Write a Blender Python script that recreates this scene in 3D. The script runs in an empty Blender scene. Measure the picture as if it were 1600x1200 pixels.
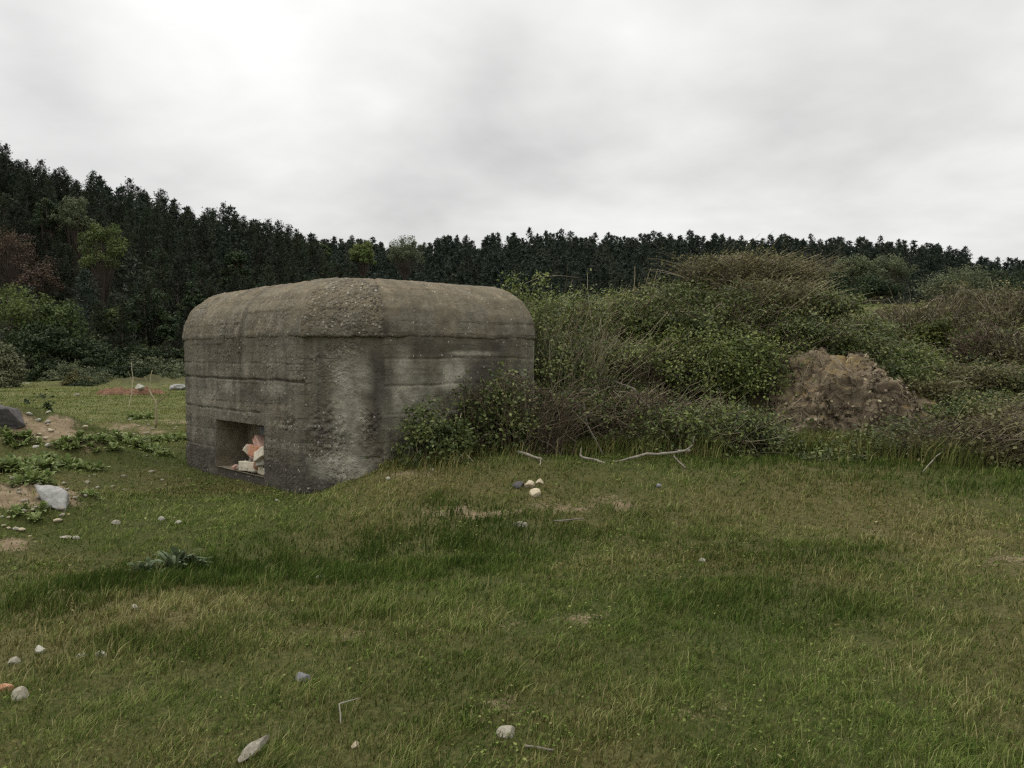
import bpy, bmesh, math, random
import numpy as np
from mathutils import Vector

random.seed(7)
RNG = np.random.default_rng(7)
R = math.radians
scene = bpy.context.scene
COL = scene.collection

# ------------------------------------------------------------------ noise
def _hash(ix, iy, iz, seed):
    h = (ix.astype(np.int64) * 374761393 + iy.astype(np.int64) * 668265263
         + iz.astype(np.int64) * 2147483647 + seed * 974711) & 0xFFFFFFFF
    h = ((h ^ (h >> 13)) * 1274126177) & 0xFFFFFFFF
    h = h ^ (h >> 16)
    return (h & 0xFFFF) / 32767.5 - 1.0

def noise3(x, y, z, seed=0):
    x, y, z = np.broadcast_arrays(np.asarray(x, float), np.asarray(y, float), np.asarray(z, float))
    ix, iy, iz = np.floor(x), np.floor(y), np.floor(z)
    fx, fy, fz = x - ix, y - iy, z - iz
    fx = fx * fx * (3 - 2 * fx); fy = fy * fy * (3 - 2 * fy); fz = fz * fz * (3 - 2 * fz)
    r = 0
    for a in (0, 1):
        wx = fx if a else 1 - fx
        for b in (0, 1):
            wy = fy if b else 1 - fy
            for c in (0, 1):
                wz = fz if c else 1 - fz
                r = r + wx * wy * wz * _hash(ix + a, iy + b, iz + c, seed)
    return r

def noise2(x, y, seed=0):
    x, y = np.broadcast_arrays(np.asarray(x, float), np.asarray(y, float))
    ix, iy = np.floor(x), np.floor(y)
    fx, fy = x - ix, y - iy
    fx = fx * fx * (3 - 2 * fx); fy = fy * fy * (3 - 2 * fy)
    z = np.zeros_like(ix)
    return ((1 - fx) * (1 - fy) * _hash(ix, iy, z, seed) + fx * (1 - fy) * _hash(ix + 1, iy, z, seed)
            + (1 - fx) * fy * _hash(ix, iy + 1, z, seed) + fx * fy * _hash(ix + 1, iy + 1, z, seed))

def fbm2(x, y, o=4, seed=0):
    r, a = 0, 1.0
    for k in range(o):
        r = r + a * noise2(np.asarray(x) * 2 ** k + 17.3 * k, np.asarray(y) * 2 ** k + 5.1 * k, seed + k); a *= .5
    return r / 1.9

def fbm3(x, y, z, o=4, seed=0):
    r, a = 0, 1.0
    for k in range(o):
        f = 2 ** k
        r = r + a * noise3(x * f + 3.1 * k, y * f + 7.7 * k, z * f + 1.3 * k, seed + k); a *= .5
    return r / 1.9

def ss(a, b, x):
    t = np.clip((np.asarray(x, float) - a) / (b - a), 0, 1)
    return t * t * (3 - 2 * t)

# ------------------------------------------------------------------ camera
FPX = 1256.0            # focal length in pixels of the 1600 px wide photograph
PITCH = -math.atan(42 / FPX)
CZ = 1.6
CP, SP = math.cos(PITCH), math.sin(PITCH)
cam_d = bpy.data.cameras.new('camera')
cam = bpy.data.objects.new('camera', cam_d); COL.objects.link(cam)
cam.location = (0, 0, CZ); cam.rotation_euler = (R(90) + PITCH, 0, 0)
cam_d.sensor_width = 36; cam_d.lens = 36 * FPX / 1600
cam_d.clip_start = .1; cam_d.clip_end = 6000
scene.camera = cam

def ray(px, py):
    u, v = (px - 800) / FPX, -(py - 600) / FPX
    return np.array([u, CP - v * SP, SP + v * CP])
def at(px, py, Y):
    d = ray(px, py); t = Y / d[1]
    return np.array([d[0] * t, Y, CZ + d[2] * t])

# ------------------------------------------------------------------ bunker plan (needed by the ground)
ANG = R(43)
E1 = np.array([math.cos(ANG), math.sin(ANG)]); E2 = np.array([-math.sin(ANG), math.cos(ANG)])
S2 = math.sqrt(.5)
pA = np.array([-2.47, 9.5]); LL, CH, RR = 3.65, .97, 2.47
pL = pA + LL * E2
pB = pA + CH * S2 * (E1 - E2)
pC = pB + RR * E1
pD = pC + CH * S2 * (E1 + E2)
pE = pD + LL * E2
pF = pE + CH * S2 * (E2 - E1)
pG = pF - RR * E1
POLY = [pL, pA, pB, pC, pD, pE, pF, pG]

def in_poly(x, y, grow=0.0):
    ins = np.ones(np.shape(x), bool)
    for i in range(8):
        a, b = POLY[i], POLY[(i + 1) % 8]
        d = (b - a) / np.linalg.norm(b - a)
        ins &= ((x - a[0]) * d[1] - (y - a[1]) * d[0]) < grow
    return ins

# ------------------------------------------------------------------ terrain
TOPX = [-2, -.5, .6, 1.2, 2, 3.1, 4.3, 5.2, 5.7, 6.2, 6.8, 7.4, 8.2, 9.5, 12, 16, 24, 60]
TOPZ = [.4, .95, 1.5, 1.65, 1.72, 2.12, 2.68, 2.62, 2.12, 1.7, 1.3, 1.1, .95, .9, 1.05, 1.25, 1.4, 1.5]

def G(x, y, cx, cy, rx, ry, h):
    return h * np.exp(-(((x - cx) / rx) ** 2 + ((y - cy) / ry) ** 2))

def H(x, y):
    x = np.asarray(x, float); y = np.asarray(y, float)
    r = np.hypot(x, y)
    near = 1 - ss(60, 160, r)
    h = (.05 * noise2(x * .45, y * .45, 1) + .025 * noise2(x * 1.3, y * 1.3, 2) * (1 - ss(18, 30, r)) + (.012 * noise2(x * 4, y * 4, 3) + .008 * noise2(x * 11, y * 11, 4)) * (1 - ss(12, 22, r))) * near
    h = h + .36 * ss(7.4, 9.5, y) * ss(-2.55, -1.3, x) * (1 - ss(40, 60, y))          # bank on the right of the bunker
    h = h - G(x, y, -4.6, 11, 1.6, 1.6, .12)
    top = np.interp(x, TOPX, TOPZ)
    bunk = ss(.15, .95, x + np.maximum(0, y - 12.2) * .9)
    back = 1 - ss(17.5, 22, y) * (1 - ss(6.5, 9, x))
    h = h + top * ss(11.3, 15.2, y + .35 * noise2(x * .8, y * .8, 9)) * bunk * back * (1 - ss(60, 90, y)) * (1 + .10 * noise2(x * .7, y * .7, 5))
    h = h + ss(6.5, 9, x) * ss(14, 40, y) * 2.4 * (1 - ss(60, 100, y))
    h = h + G(x, y, -5.3, 8.1, 1.0, .9, .30) + G(x, y, -7.7, 13.3, 1.3, 1.2, .55) + G(x, y, -9.2, 13.0, 1.4, 1.4, .5)
    h = h + G(x, y, -6.4, 12.0, .7, .6, .28) + G(x, y, -6.3, 10.2, 1.0, 1.0, .18) + G(x, y, -8.8, 17.5, 1.0, .8, .2)
    h = h + G(x, y, -21.5, 46.5, 4.5, 2.0, .45) + G(x, y, -15, 51, 7, 2.5, .4) + G(x, y, 6.35, 12.9, .75, .6, .25)
    heap = np.maximum(np.maximum(G(x, y, -5.3, 8.1, 1.1, 1.0, 1), G(x, y, -7.9, 13.2, 2.2, 1.4, 1)), np.maximum(G(x, y, -6.4, 12, .8, .7, 1), G(x, y, -20, 47, 7, 3, 3)))
    h = h + heap * (.09 * noise2(x * 2.6, y * 2.6, 6) + .045 * noise2(x * 9, y * 9, 7) * (1 - ss(20, 30, r)))
    h = h - G(x, y, -2.6, 6.6, 2.6, .7, .07) - G(x, y, .6, 6.9, 1.4, .6, .05)          # shallow hollow of long grass
    return h

def gp(px, py):
    d = ray(px, py)
    ys = np.concatenate([np.arange(2.2, 20, .01), np.arange(20, 120, .1)])
    t = ys / d[1]
    z = CZ + d[2] * t
    hit = np.nonzero(z <= H(d[0] * t, ys))[0]
    k = hit[0] if len(hit) else len(ys) - 1
    return np.array([d[0] * t[k], ys[k], float(H(d[0] * t[k], ys[k]))])

def blobs(x, y, lst):
    r = np.zeros(np.shape(x))
    for (cx, cy, rx, ry, v) in lst:
        r = np.maximum(r, v * np.exp(-(((x - cx) / rx) ** 2 + ((y - cy) / ry) ** 2) ** 1.5))
    return r

def feat(px, py, rx, ry, v):
    p = gp(px, py); return (p[0], p[1], rx, ry, v)
TALL = [feat(*a) for a in [(100, 935, .45, .25, .8), (200, 915, .5, .4, 1), (300, 905, .5, .4, 1), (400, 895, .55, .45, 1), (500, 885, .5, .5, .9),
        (610, 870, .55, .6, 1), (700, 855, .5, .7, 1), (780, 850, .5, .6, .9), (690, 815, .35, .4, .9), (860, 840, .5, .4, .7), (950, 850, .5, .4, .45),
        (1040, 830, .5, .5, .6), (1130, 860, .5, .4, .6), (1230, 875, .5, .4, .6), (1340, 860, .4, .3, .5), (270, 1000, .3, .2, .7), (560, 960, .3, .3, .35),
        (1180, 940, .5, .35, .5), (720, 1050, .35, .2, .3), (1050, 700, 1.1, .5, .9), (920, 705, .7, .4, .6), (1250, 725, 1.2, .5, .9), (1500, 735, 1.3, .5, .9),
        (750, 695, .8, .3, .8), (660, 720, .5, .2, .35)]]
TALL = [(cx, cy, rx * 1.25, ry * 1.8, v * .70) if (cy < 8.3 and cx < .8) else (cx, cy, rx * 1.3, ry * 1.4, v * .72) for cx, cy, rx, ry, v in TALL]
DIRT = [feat(*a) for a in [(30, 765, .75, .6, 1), (75, 665, .75, .7, 1), (20, 720, .4, .35, .8), (10, 850, .25, .2, .7), (150, 745, .3, .25, .3), (205, 672, .8, .7, .7),
        (280, 660, .9, .8, .6), (130, 690, .4, .35, .5), (740, 800, .9, .22, .55), (940, 785, .8, .22, .6), (860, 790, .9, .15, .45), (1030, 860, .4, .3, .35), (900, 965, .35, .2, .42),
        (800, 1100, .22, .14, .4), (310, 1175, .2, .1, .4), (1590, 880, .35, .4, .5), (1400, 830, .7, .4, .25), (540, 990, .3, .2, .4), (650, 740, .4, .2, .6),
        (770, 965, .4, .2, .35), (1420, 600, .9, .6, .5), (1440, 640, .8, .5, .7), (1100, 1110, .3, .15, .28), (30, 665, .5, .5, .5)]]

def f_tall(x, y):
    n = fbm2(x * 1.4, y * 1.4, 3, 21)
    t = blobs(x + .15 * noise2(x * 2, y * 2, 30), y + .2 * noise2(x * 2, y * 2, 31), TALL)
    return np.clip(t * (.85 + .9 * n + .3 * noise2(x * 5, y * 5, 32)) + .28 * np.clip(n - .05, 0, 1), 0, 1.2)
def f_dirt(x, y):
    n = fbm2(x * 3, y * 3, 3, 41)
    d = blobs(x, y, DIRT)
    n2 = noise2(x * 14, y * 14, 45)
    return np.clip(d * (.85 + 1.1 * n + .45 * n2) + .5 * np.clip(fbm2(x * .9, y * .9, 3, 47) - .38, 0, 1), 0, 1)
def f_dry(x, y):
    n = fbm2(x * .8, y * .8, 4, 51)
    path = np.exp(-((y - 8.4 + .25 * x) / .9) ** 2) * ss(-2.5, -.5, x)
    left = ss(.2, -3, x) * (1 - ss(5, 6.6, y))
    return np.clip(.20 + .62 * n + .28 * path + .2 * left - .15 * G(x, y, -3.6, 8.8, 2, 1, 1), 0, 1)
def f_litter(x, y):          # under the bramble bank and in the wood: bare dark leaf litter
    m = ss(11.6, 12.6, y + .4 * noise2(x, y, 61)) * ss(.2, 1, x + np.maximum(0, y - 12.2) * .9) * (1 - ss(17, 20, y)) * (1 - ss(6.3, 7.5, x))
    w = ss(52, 58, y)
    b = np.clip(.75 * G(x, y, -21.5, 46, 4.6, 2.6, 1) + .6 * G(x, y, -14, 51, 6, 3, 1), 0, 1) * (.8 + .5 * fbm2(x * .9, y * .9, 3, 62))
    sl = .45 * ss(6.5, 8, x) * ss(11.6, 13, y) * ss(-.1, .5, fbm2(x * .6, y * .6, 3, 63))
    return np.clip(np.maximum(np.maximum(m, w), np.maximum(b, sl)), 0, 1)

# ------------------------------------------------------------------ mesh and object helpers
def link(name, me, mat=None, parent=None, smooth=False):
    o = bpy.data.objects.new(name, me); COL.objects.link(o)
    if mat is not None and len(me.materials) == 0: me.materials.append(mat)
    if parent is not None: o.parent = parent
    return o

def mesh_np(name, V, F, attrs=None, smooth=False):
    """V (n,3); F one array (m,k) or a list of such arrays."""
    me = bpy.data.meshes.new(name)
    V = np.ascontiguousarray(V, np.float32)
    Fs = F if isinstance(F, list) else [F]
    Fs = [np.asarray(f, np.int32) for f in Fs if len(f)]
    sizes = np.concatenate([np.full(len(f), f.shape[1], np.int32) for f in Fs])
    loops = np.concatenate([f.ravel() for f in Fs]).astype(np.int32)
    me.vertices.add(len(V)); me.vertices.foreach_set('co', V.ravel())
    me.loops.add(len(loops)); me.loops.foreach_set('vertex_index', loops)
    me.polygons.add(len(sizes))
    st = np.zeros(len(sizes), np.int32); st[1:] = np.cumsum(sizes)[:-1]
    me.polygons.foreach_set('loop_start', st)
    me.polygons.foreach_set('use_smooth', np.full(len(sizes), smooth, bool))
    for k, a in (attrs or {}).items():
        at_ = me.attributes.new(k, 'FLOAT', 'POINT')
        at_.data.foreach_set('value', np.ascontiguousarray(a, np.float32))
    me.update(calc_edges=True)
    me.validate()
    return me

def empty(name, loc, rz=0):
    o = bpy.data.objects.new(name, None); COL.objects.link(o)
    o.location = tuple(float(v) for v in loc); o.rotation_euler = (0, 0, rz); o.empty_display_size = .2
    return o
def tag(o, label=None, cat=None, group=None, kind=None):
    if label: o['label'] = label
    if cat: o['category'] = cat
    if group: o['group'] = group
    if kind: o['kind'] = kind
    return o
def copy_tree(o, parent=None):
    c = o.copy(); COL.objects.link(c)
    if parent is not None: c.parent = parent
    for ch in [q for q in bpy.data.objects if q.parent == o]:
        copy_tree(ch, c)
    return c

def join(parts):
    """parts: list of (V, [F...], {attr}) -> one."""
    V, F, A, n = [], {}, {}, 0
    for v, fs, at_ in parts:
        V.append(v)
        for f in (fs if isinstance(fs, list) else [fs]):
            if len(f): F.setdefault(f.shape[1], []).append(np.asarray(f) + n)
        for k, a in at_.items(): A.setdefault(k, []).append(a)
        n += len(v)
    return np.concatenate(V), [np.concatenate(f) for f in F.values()], {k: np.concatenate(a) for k, a in A.items()}

def unit(a):
    return a / np.maximum(np.linalg.norm(a, axis=-1, keepdims=True), 1e-9)

def leaves(P, N, length, width, rng, rnd=None, fold=.18, axis=None):
    n = len(P)
    N = unit(N)
    a = rng.normal(size=(n, 3)) if axis is None else axis
    a = unit(a - N * np.sum(a * N, 1, keepdims=True)); b = np.cross(N, a)
    L = np.broadcast_to(length, (n,))[:, None] * .5; W = np.broadcast_to(width, (n,))[:, None] * .5
    V = np.stack([P - a * L, P + b * W + N * W * fold - a * L * .15, P + a * L, P - b * W + N * W * fold - a * L * .15], 1).reshape(-1, 3)
    F = np.arange(n * 4).reshape(n, 4)
    if rnd is None: rnd = rng.random(n)
    return V, F, {'rnd': np.repeat(rnd, 4)}

def tubes(P, rad, sides=3, rnd=None):
    """P (m,k,3) polylines, rad (m,k)."""
    m, k, _ = P.shape
    T = np.gradient(P, axis=1); T = unit(T)
    ref = np.where(np.abs(T[..., 2:3]) > .9, np.array([1., 0, 0]), np.array([0, 0, 1.]))
    U = unit(np.cross(T, ref)); W = np.cross(T, U)
    an = np.arange(sides) * 2 * math.pi / sides
    ring = P[:, :, None, :] + rad[:, :, None, None] * (U[:, :, None, :] * np.cos(an)[None, None, :, None] + W[:, :, None, :] * np.sin(an)[None, None, :, None])
    V = ring.reshape(-1, 3)
    idx = np.arange(m * k * sides).reshape(m, k, sides)
    a = idx[:, :-1, :]; b = idx[:, 1:, :]
    F = np.stack([a, np.roll(a, -1, 2), np.roll(b, -1, 2), b], -1).reshape(-1, 4)
    caps = [idx[:, 0, ::-1].reshape(-1, sides), idx[:, -1, :].reshape(-1, sides)]
    if rnd is None: rnd = np.zeros(m)
    A = {'rnd': np.repeat(rnd, k * sides)}
    return V, [F] + caps, A

def icos(sub):
    bm = bmesh.new(); bmesh.ops.create_icosphere(bm, subdivisions=sub, radius=1)
    V = np.array([v.co[:] for v in bm.verts]); F = np.array([[v.index for v in f.verts] for f in bm.faces]); bm.free()
    return V, F
ICO = {k: icos(k) for k in (2, 3, 4, 5, 6)}

# ------------------------------------------------------------------ materials
class NT:
    def __init__(s, name):
        s.m = bpy.data.materials.new(name); s.m.use_nodes = True
        s.t = s.m.node_tree; s.t.nodes.clear()
        s.out = s.t.nodes.new('ShaderNodeOutputMaterial')
    def n(s, typ, ins=None, **kw):
        nd = s.t.nodes.new(typ)
        for k, v in kw.items(): setattr(nd, k, v)
        for k, v in (ins or {}).items():
            if isinstance(v, bpy.types.NodeSocket): s.t.links.new(v, nd.inputs[k])
            else: nd.inputs[k].default_value = v
        return nd
    def attr(s, name): return s.n('ShaderNodeAttribute', attribute_name=name).outputs['Fac']
    def math(s, op, a, b=0.0, clamp=False):
        return s.n('ShaderNodeMath', {0: a, 1: b}, operation=op, use_clamp=clamp).outputs[0]
    def mix(s, f, a, b, bt='MIX'):
        nd = s.n('ShaderNodeMix', data_type='RGBA', blend_type=bt)
        for i, v in ((0, f), (6, a), (7, b)):
            if isinstance(v, bpy.types.NodeSocket): s.t.links.new(v, nd.inputs[i])
            elif i == 0: nd.inputs[i].default_value = v
            else: nd.inputs[i].default_value = (*v, 1)
        return nd.outputs[2]
    def noise(s, vec, scale, detail=4, rough=.6):
        return s.n('ShaderNodeTexNoise', {'Vector': vec, 'Scale': scale, 'Detail': detail, 'Roughness': rough}).outputs[0]
    def ramp(s, f, stops):
        nd = s.n('ShaderNodeValToRGB', {0: f}); e = nd.color_ramp.elements
        while len(e) < len(stops): e.new(.5)
        for q, (p, c) in zip(e, stops):
            q.position = p; q.color = (*c, 1) if len(c) == 3 else c
        return nd.outputs[0]
    def rng(s, f, a, b, c=0.0, d=1.0):
        return s.n('ShaderNodeMapRange', {0: f, 1: a, 2: b, 3: c, 4: d}).outputs[0]
    def done(s, col, rough=.9, spec=.2, bump=None, bs=.3, bd=.01, transl=0.0):
        ins = {'Roughness': rough, 'Specular IOR Level': spec}
        p = s.n('ShaderNodeBsdfPrincipled', ins)
        if isinstance(col, bpy.types.NodeSocket): s.t.links.new(col, p.inputs['Base Color'])
        else: p.inputs['Base Color'].default_value = (*col, 1)
        if bump is not None:
            b = s.n('ShaderNodeBump', {'Height': bump, 'Strength': bs, 'Distance': bd}); s.t.links.new(b.outputs[0], p.inputs['Normal'])
        sh = p.outputs[0]
        if transl:
            tr = s.n('ShaderNodeBsdfTranslucent')
            if isinstance(col, bpy.types.NodeSocket): s.t.links.new(col, tr.inputs[0])
            else: tr.inputs[0].default_value = (*col, 1)
            sh = s.n('ShaderNodeMixShader', {0: transl, 1: sh, 2: tr.outputs[0]}).outputs[0]
        s.t.links.new(sh, s.out.inputs[0])
        return s.m

def leafmat(name, stops, transl=.25, rough=.6, spec=.2, objvar=0.0):
    t = NT(name)
    c = t.ramp(t.attr('rnd'), stops)
    if objvar:
        oi = t.n('ShaderNodeObjectInfo').outputs['Random']
        hv = t.n('ShaderNodeHueSaturation', {'Color': c, 'Value': t.rng(oi, 0, 1, 1 - objvar, 1 + objvar), 'Hue': t.rng(t.math('FRACT', t.math('MULTIPLY', oi, 7.31)), 0, 1, .485, .515)})
        c = hv.outputs[0]
    return t.done(c, rough, spec, transl=transl)

M = {}
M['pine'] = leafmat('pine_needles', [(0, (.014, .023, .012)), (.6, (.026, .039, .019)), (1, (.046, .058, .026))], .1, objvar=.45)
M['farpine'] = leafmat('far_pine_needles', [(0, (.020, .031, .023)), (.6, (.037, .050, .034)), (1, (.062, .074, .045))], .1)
M['bark'] = NT('pine_bark').done((.07, .055, .042))
M['broad'] = leafmat('broad_leaves', [(0, (.030, .048, .016)), (.6, (.060, .085, .026)), (1, (.11, .14, .04))], .25)
M['broadmid'] = leafmat('yellow_green_leaves', [(0, (.05, .072, .02)), (.6, (.10, .13, .038)), (1, (.16, .19, .06))], .3)
M['broadlight'] = leafmat('young_leaves', [(0, (.07, .10, .028)), (.6, (.13, .17, .05)), (1, (.20, .24, .075))], .3)
M['broadgrey'] = leafmat('greyish_young_leaves', [(0, (.06, .075, .036)), (.6, (.115, .135, .068)), (1, (.175, .19, .105))], .25)
M['broaddark'] = leafmat('dark_leaves', [(0, (.016, .028, .012)), (.6, (.032, .050, .019)), (1, (.06, .08, .028))], .2)
M['russet'] = leafmat('russet_leaves', [(0, (.05, .032, .022)), (.6, (.085, .055, .038)), (1, (.11, .085, .05))], .2)
M['bramble'] = leafmat('bramble_leaves', [(0, (.04, .062, .014)), (.5, (.105, .14, .034)), (1, (.26, .29, .085))], .3, .5, .3)
M['brambledark'] = leafmat('dark_bramble_leaves', [(0, (.03, .048, .013)), (.55, (.080, .106, .027)), (1, (.20, .22, .07))], .25, .5, .3)
M['olive'] = leafmat('olive_brown_leaves', [(0, (.065, .065, .024)), (.6, (.125, .120, .048)), (1, (.21, .195, .09))], .25)
M['gorse'] = leafmat('gorse_spines', [(0, (.035, .045, .010)), (.6, (.07, .085, .018)), (1, (.12, .13, .03))], .2)
M['weed'] = leafmat('weed_leaves', [(0, (.07, .105, .025)), (.5, (.17, .22, .065)), (1, (.30, .34, .15))], .3)
M['thistle'] = leafmat('thistle_leaves', [(0, (.06, .085, .038)), (.6, (.115, .15, .075)), (1, (.22, .25, .15))], .2)
M['palebush'] = leafmat('pale_leaves', [(0, (.09, .10, .05)), (.6, (.15, .16, .085)), (1, (.22, .22, .13))], .25)
M['cane'] = leafmat('bramble_canes', [(0, (.045, .036, .022)), (.55, (.12, .098, .062)), (.85, (.22, .185, .125)), (1, (.40, .35, .25))], 0, .8)
M['twig'] = leafmat('dead_twigs', [(0, (.034, .026, .017)), (.5, (.085, .064, .042)), (1, (.20, .158, .11))], 0, .8)
M['straw'] = leafmat('dry_straw', [(0, (.18, .15, .08)), (.5, (.32, .275, .16)), (1, (.52, .46, .31))], .2, .7)
M['dryivy'] = leafmat('dry_creeper_leaves', [(0, (.055, .045, .034)), (.5, (.165, .132, .085)), (.8, (.28, .228, .15)), (1, (.42, .36, .235))], .1, .8)

def mat_grass():
    t = NT('grass_blades')
    d = t.attr('dry'); r = t.attr('rnd')
    green = t.ramp(r, [(0, (.032, .056, .010)), (.5, (.084, .132, .025)), (1, (.22, .275, .068))])
    straw = t.ramp(r, [(0, (.080, .066, .022)), (.5, (.19, .158, .058)), (1, (.50, .435, .22))])
    c = t.mix(d, green, straw)
    return t.done(c, .75, .08, transl=.3)
M['grass'] = mat_grass()

def mat_ground():
    t = NT('grassy_ground')
    pos = t.n('ShaderNodeNewGeometry').outputs['Position']
    n1 = t.noise(pos, 9, 6, .7); n2 = t.noise(pos, 40, 4, .7); n3 = t.noise(pos, 1.1, 4, .6)
    green = t.ramp(n2, [(.25, (.024, .030, .008)), (.5, (.050, .058, .016)), (.75, (.100, .098, .034))])
    dry = t.ramp(n2, [(.25, (.050, .040, .016)), (.5, (.105, .086, .036)), (.78, (.20, .165, .08))])
    c = t.mix(t.math('ADD', t.attr('dry'), t.rng(n1, .3, .7, -.25, .25), True), green, dry)
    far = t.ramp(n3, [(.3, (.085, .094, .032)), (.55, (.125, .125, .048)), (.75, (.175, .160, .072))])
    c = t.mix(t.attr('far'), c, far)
    soil = t.ramp(n1, [(.25, (.11, .078, .048)), (.5, (.20, .150, .095)), (.75, (.31, .25, .17))])
    c = t.mix(t.rng(t.math('ADD', t.attr('dirt'), t.rng(n2, .3, .7, -.28, .28)), .36, .66), c, soil)
    lit = t.ramp(n1, [(.3, (.022, .019, .012)), (.7, (.055, .045, .028))])
    c = t.mix(t.attr('litter'), c, lit)
    h = t.math('ADD', n1, t.math('MULTIPLY', n2, .5))
    return t.done(c, .95, .1, bump=h, bs=.7, bd=.03)
M['ground'] = mat_ground()

def mat_hill():
    t = NT('forest_floor')
    pos = t.n('ShaderNodeNewGeometry').outputs['Position']
    return t.done(t.ramp(t.noise(pos, .4, 4), [(.3, (.012, .015, .009)), (.7, (.030, .032, .018))]), .95, .1)
M['hill'] = mat_hill()

def mat_concrete():
    t = NT('weathered_concrete')
    geo = t.n('ShaderNodeNewGeometry'); pos = geo.outputs['Position']
    sep = t.n('ShaderNodeSeparateXYZ', {0: pos}); nz = t.n('ShaderNodeSeparateXYZ', {0: geo.outputs['Normal']}).outputs[2]
    u = t.attr('pu'); pv = t.attr('pv')
    uv = t.n('ShaderNodeCombineXYZ', {0: u, 1: pv}).outputs[0]
    stretch = t.n('ShaderNodeMapping', {'Vector': uv, 'Scale': (7, .5, 1)}).outputs[0]
    board = t.n('ShaderNodeMapping', {'Vector': uv, 'Scale': (.9, 11, 1)}).outputs[0]
    big = t.noise(pos, 1.6, 5, .65); mid = t.noise(pos, 7, 6, .72); fine = t.noise(pos, 55, 4, .75)
    c = t.ramp(mid, [(.30, (.082, .074, .056)), (.48, (.168, .153, .117)), (.68, (.295, .272, .212))])
    c = t.mix(t.rng(big, .38, .62), c, t.mix(.5, c, (.145, .118, .075)))
    n5 = t.noise(pos, 2.7, 5, .7)
    c = t.mix(t.rng(n5, .54, .66, 0, .55), c, (.080, .073, .060))
    st = t.noise(stretch, 1, 4, .65)
    c = t.mix(t.rng(st, .48, .70, 0, .75), c, (.062, .058, .048), 'MIX')
    st2 = t.noise(t.n('ShaderNodeMapping', {'Vector': uv, 'Location': (7, 3, 0), 'Scale': (4, .45, 1)}).outputs[0], 1, 4, .6)
    c = t.mix(t.rng(st2, .5, .72, 0, .5), c, (.27, .255, .205))
    bd = t.noise(board, 1, 3, .6)
    c = t.mix(t.rng(bd, .35, .7, 0, .35), c, (.085, .077, .066))
    wob = t.math('ADD', pv, t.rng(t.noise(uv, 1.6, 2, .5), .3, .7, -.02, .02))
    fr = t.math('PINGPONG', wob, .0725)
    line = t.math('MULTIPLY', t.rng(fr, .0015, .0065, 1, 0), t.rng(t.noise(uv, 2.4, 3, .6), .44, .60))
    bval = t.n('ShaderNodeTexWhiteNoise', {'W': t.math('FLOOR', t.math('DIVIDE', wob, .145))}, noise_dimensions='1D').outputs['Value']
    c = t.n('ShaderNodeHueSaturation', {'Color': c, 'Value': t.rng(bval, 0, 1, .84, 1.18)}).outputs[0]
    c = t.mix(t.math('MULTIPLY', line, .9), c, (.035, .031, .026))
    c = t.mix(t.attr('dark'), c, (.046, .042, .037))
    palec = t.ramp(mid, [(.3, (.25, .235, .185)), (.7, (.54, .51, .41))])
    c = t.mix(t.attr('pale'), c, palec)
    lich = t.ramp(t.noise(pos, 5, 6, .7), [(.3, (.125, .10, .064)), (.6, (.255, .212, .142)), (.8, (.36, .31, .215))])
    lf = t.math('MULTIPLY', t.attr('lichen'), t.rng(t.noise(pos, 3.2, 5, .7), .3, .62), True)
    c = t.mix(lf, c, lich)
    # exposed aggregate: pebbles of different tone set in the matrix
    peb = t.attr('pebble')
    vo = t.n('ShaderNodeTexVoronoi', {'Vector': pos, 'Scale': 27.0, 'Randomness': 1.0})
    pc = t.ramp(t.n('ShaderNodeSeparateColor', {0: vo.outputs['Color']}).outputs[0],
                [(0, (.07, .058, .046)), (.5, (.15, .13, .105)), (.82, (.22, .195, .155)), (.95, (.50, .47, .41))])
    inside = t.rng(vo.outputs['Distance'], .35, .55, 1, 0)
    c = t.mix(t.math('MULTIPLY', t.math('MULTIPLY', inside, peb), .8), c, pc)
    c = t.mix(t.rng(fine, .35, .75, 0, .30), c, t.mix(.6, c, (.045, .04, .034)))
    # a few white pebbles everywhere
    vo2 = t.n('ShaderNodeTexVoronoi', {'Vector': pos, 'Scale': 13.0, 'Randomness': 1.0})
    sp = t.math('MULTIPLY', t.rng(vo2.outputs['Distance'], .10, .16, 1, 0), t.math('GREATER_THAN', t.n('ShaderNodeSeparateColor', {0: vo2.outputs['Color']}).outputs[1], .58))
    c = t.mix(t.math('MULTIPLY', sp, .8), c, (.50, .475, .41))
    bh = t.math('ADD', t.math('MULTIPLY', inside, t.math('ADD', .06, t.math('MULTIPLY', peb, 1.1))), t.math('ADD', t.math('MULTIPLY', fine, .9), mid))
    return t.done(c, .93, .15, bump=bh, bs=.85, bd=.02)
M['concrete'] = mat_concrete()

def mat_rock(name, a, b, c, sc=6, lich=None, bd=.02):
    t = NT(name)
    oi = t.n('ShaderNodeObjectInfo'); tc = t.n('ShaderNodeTexCoord').outputs['Object']
    v = t.n('ShaderNodeVectorMath', {0: tc, 1: oi.outputs['Location']}, operation='ADD').outputs[0]
    n = t.noise(v, sc, 7, .7); n2 = t.noise(v, sc * 6, 4, .7)
    col = t.ramp(t.math('ADD', t.math('MULTIPLY', n, .65), t.math('MULTIPLY', n2, .35)), [(.3, a), (.5, b), (.7, c)])
    if lich:
        z = t.n('ShaderNodeSeparateXYZ', {0: t.n('ShaderNodeNewGeometry').outputs['Normal']}).outputs[2]
        f = t.math('MULTIPLY', t.rng(z, .2, .7), t.rng(t.noise(v, 2.2, 5, .7), .46, .58), True)
        col = t.mix(f, col, lich)
    return t.done(col, .9, .2, bump=t.math('ADD', n, t.math('MULTIPLY', n2, .4)), bs=.8, bd=bd)
M['palestone'] = mat_rock('pale_stone', (.14, .125, .09), (.28, .255, .195), (.43, .40, .33), 16, bd=.008)
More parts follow.
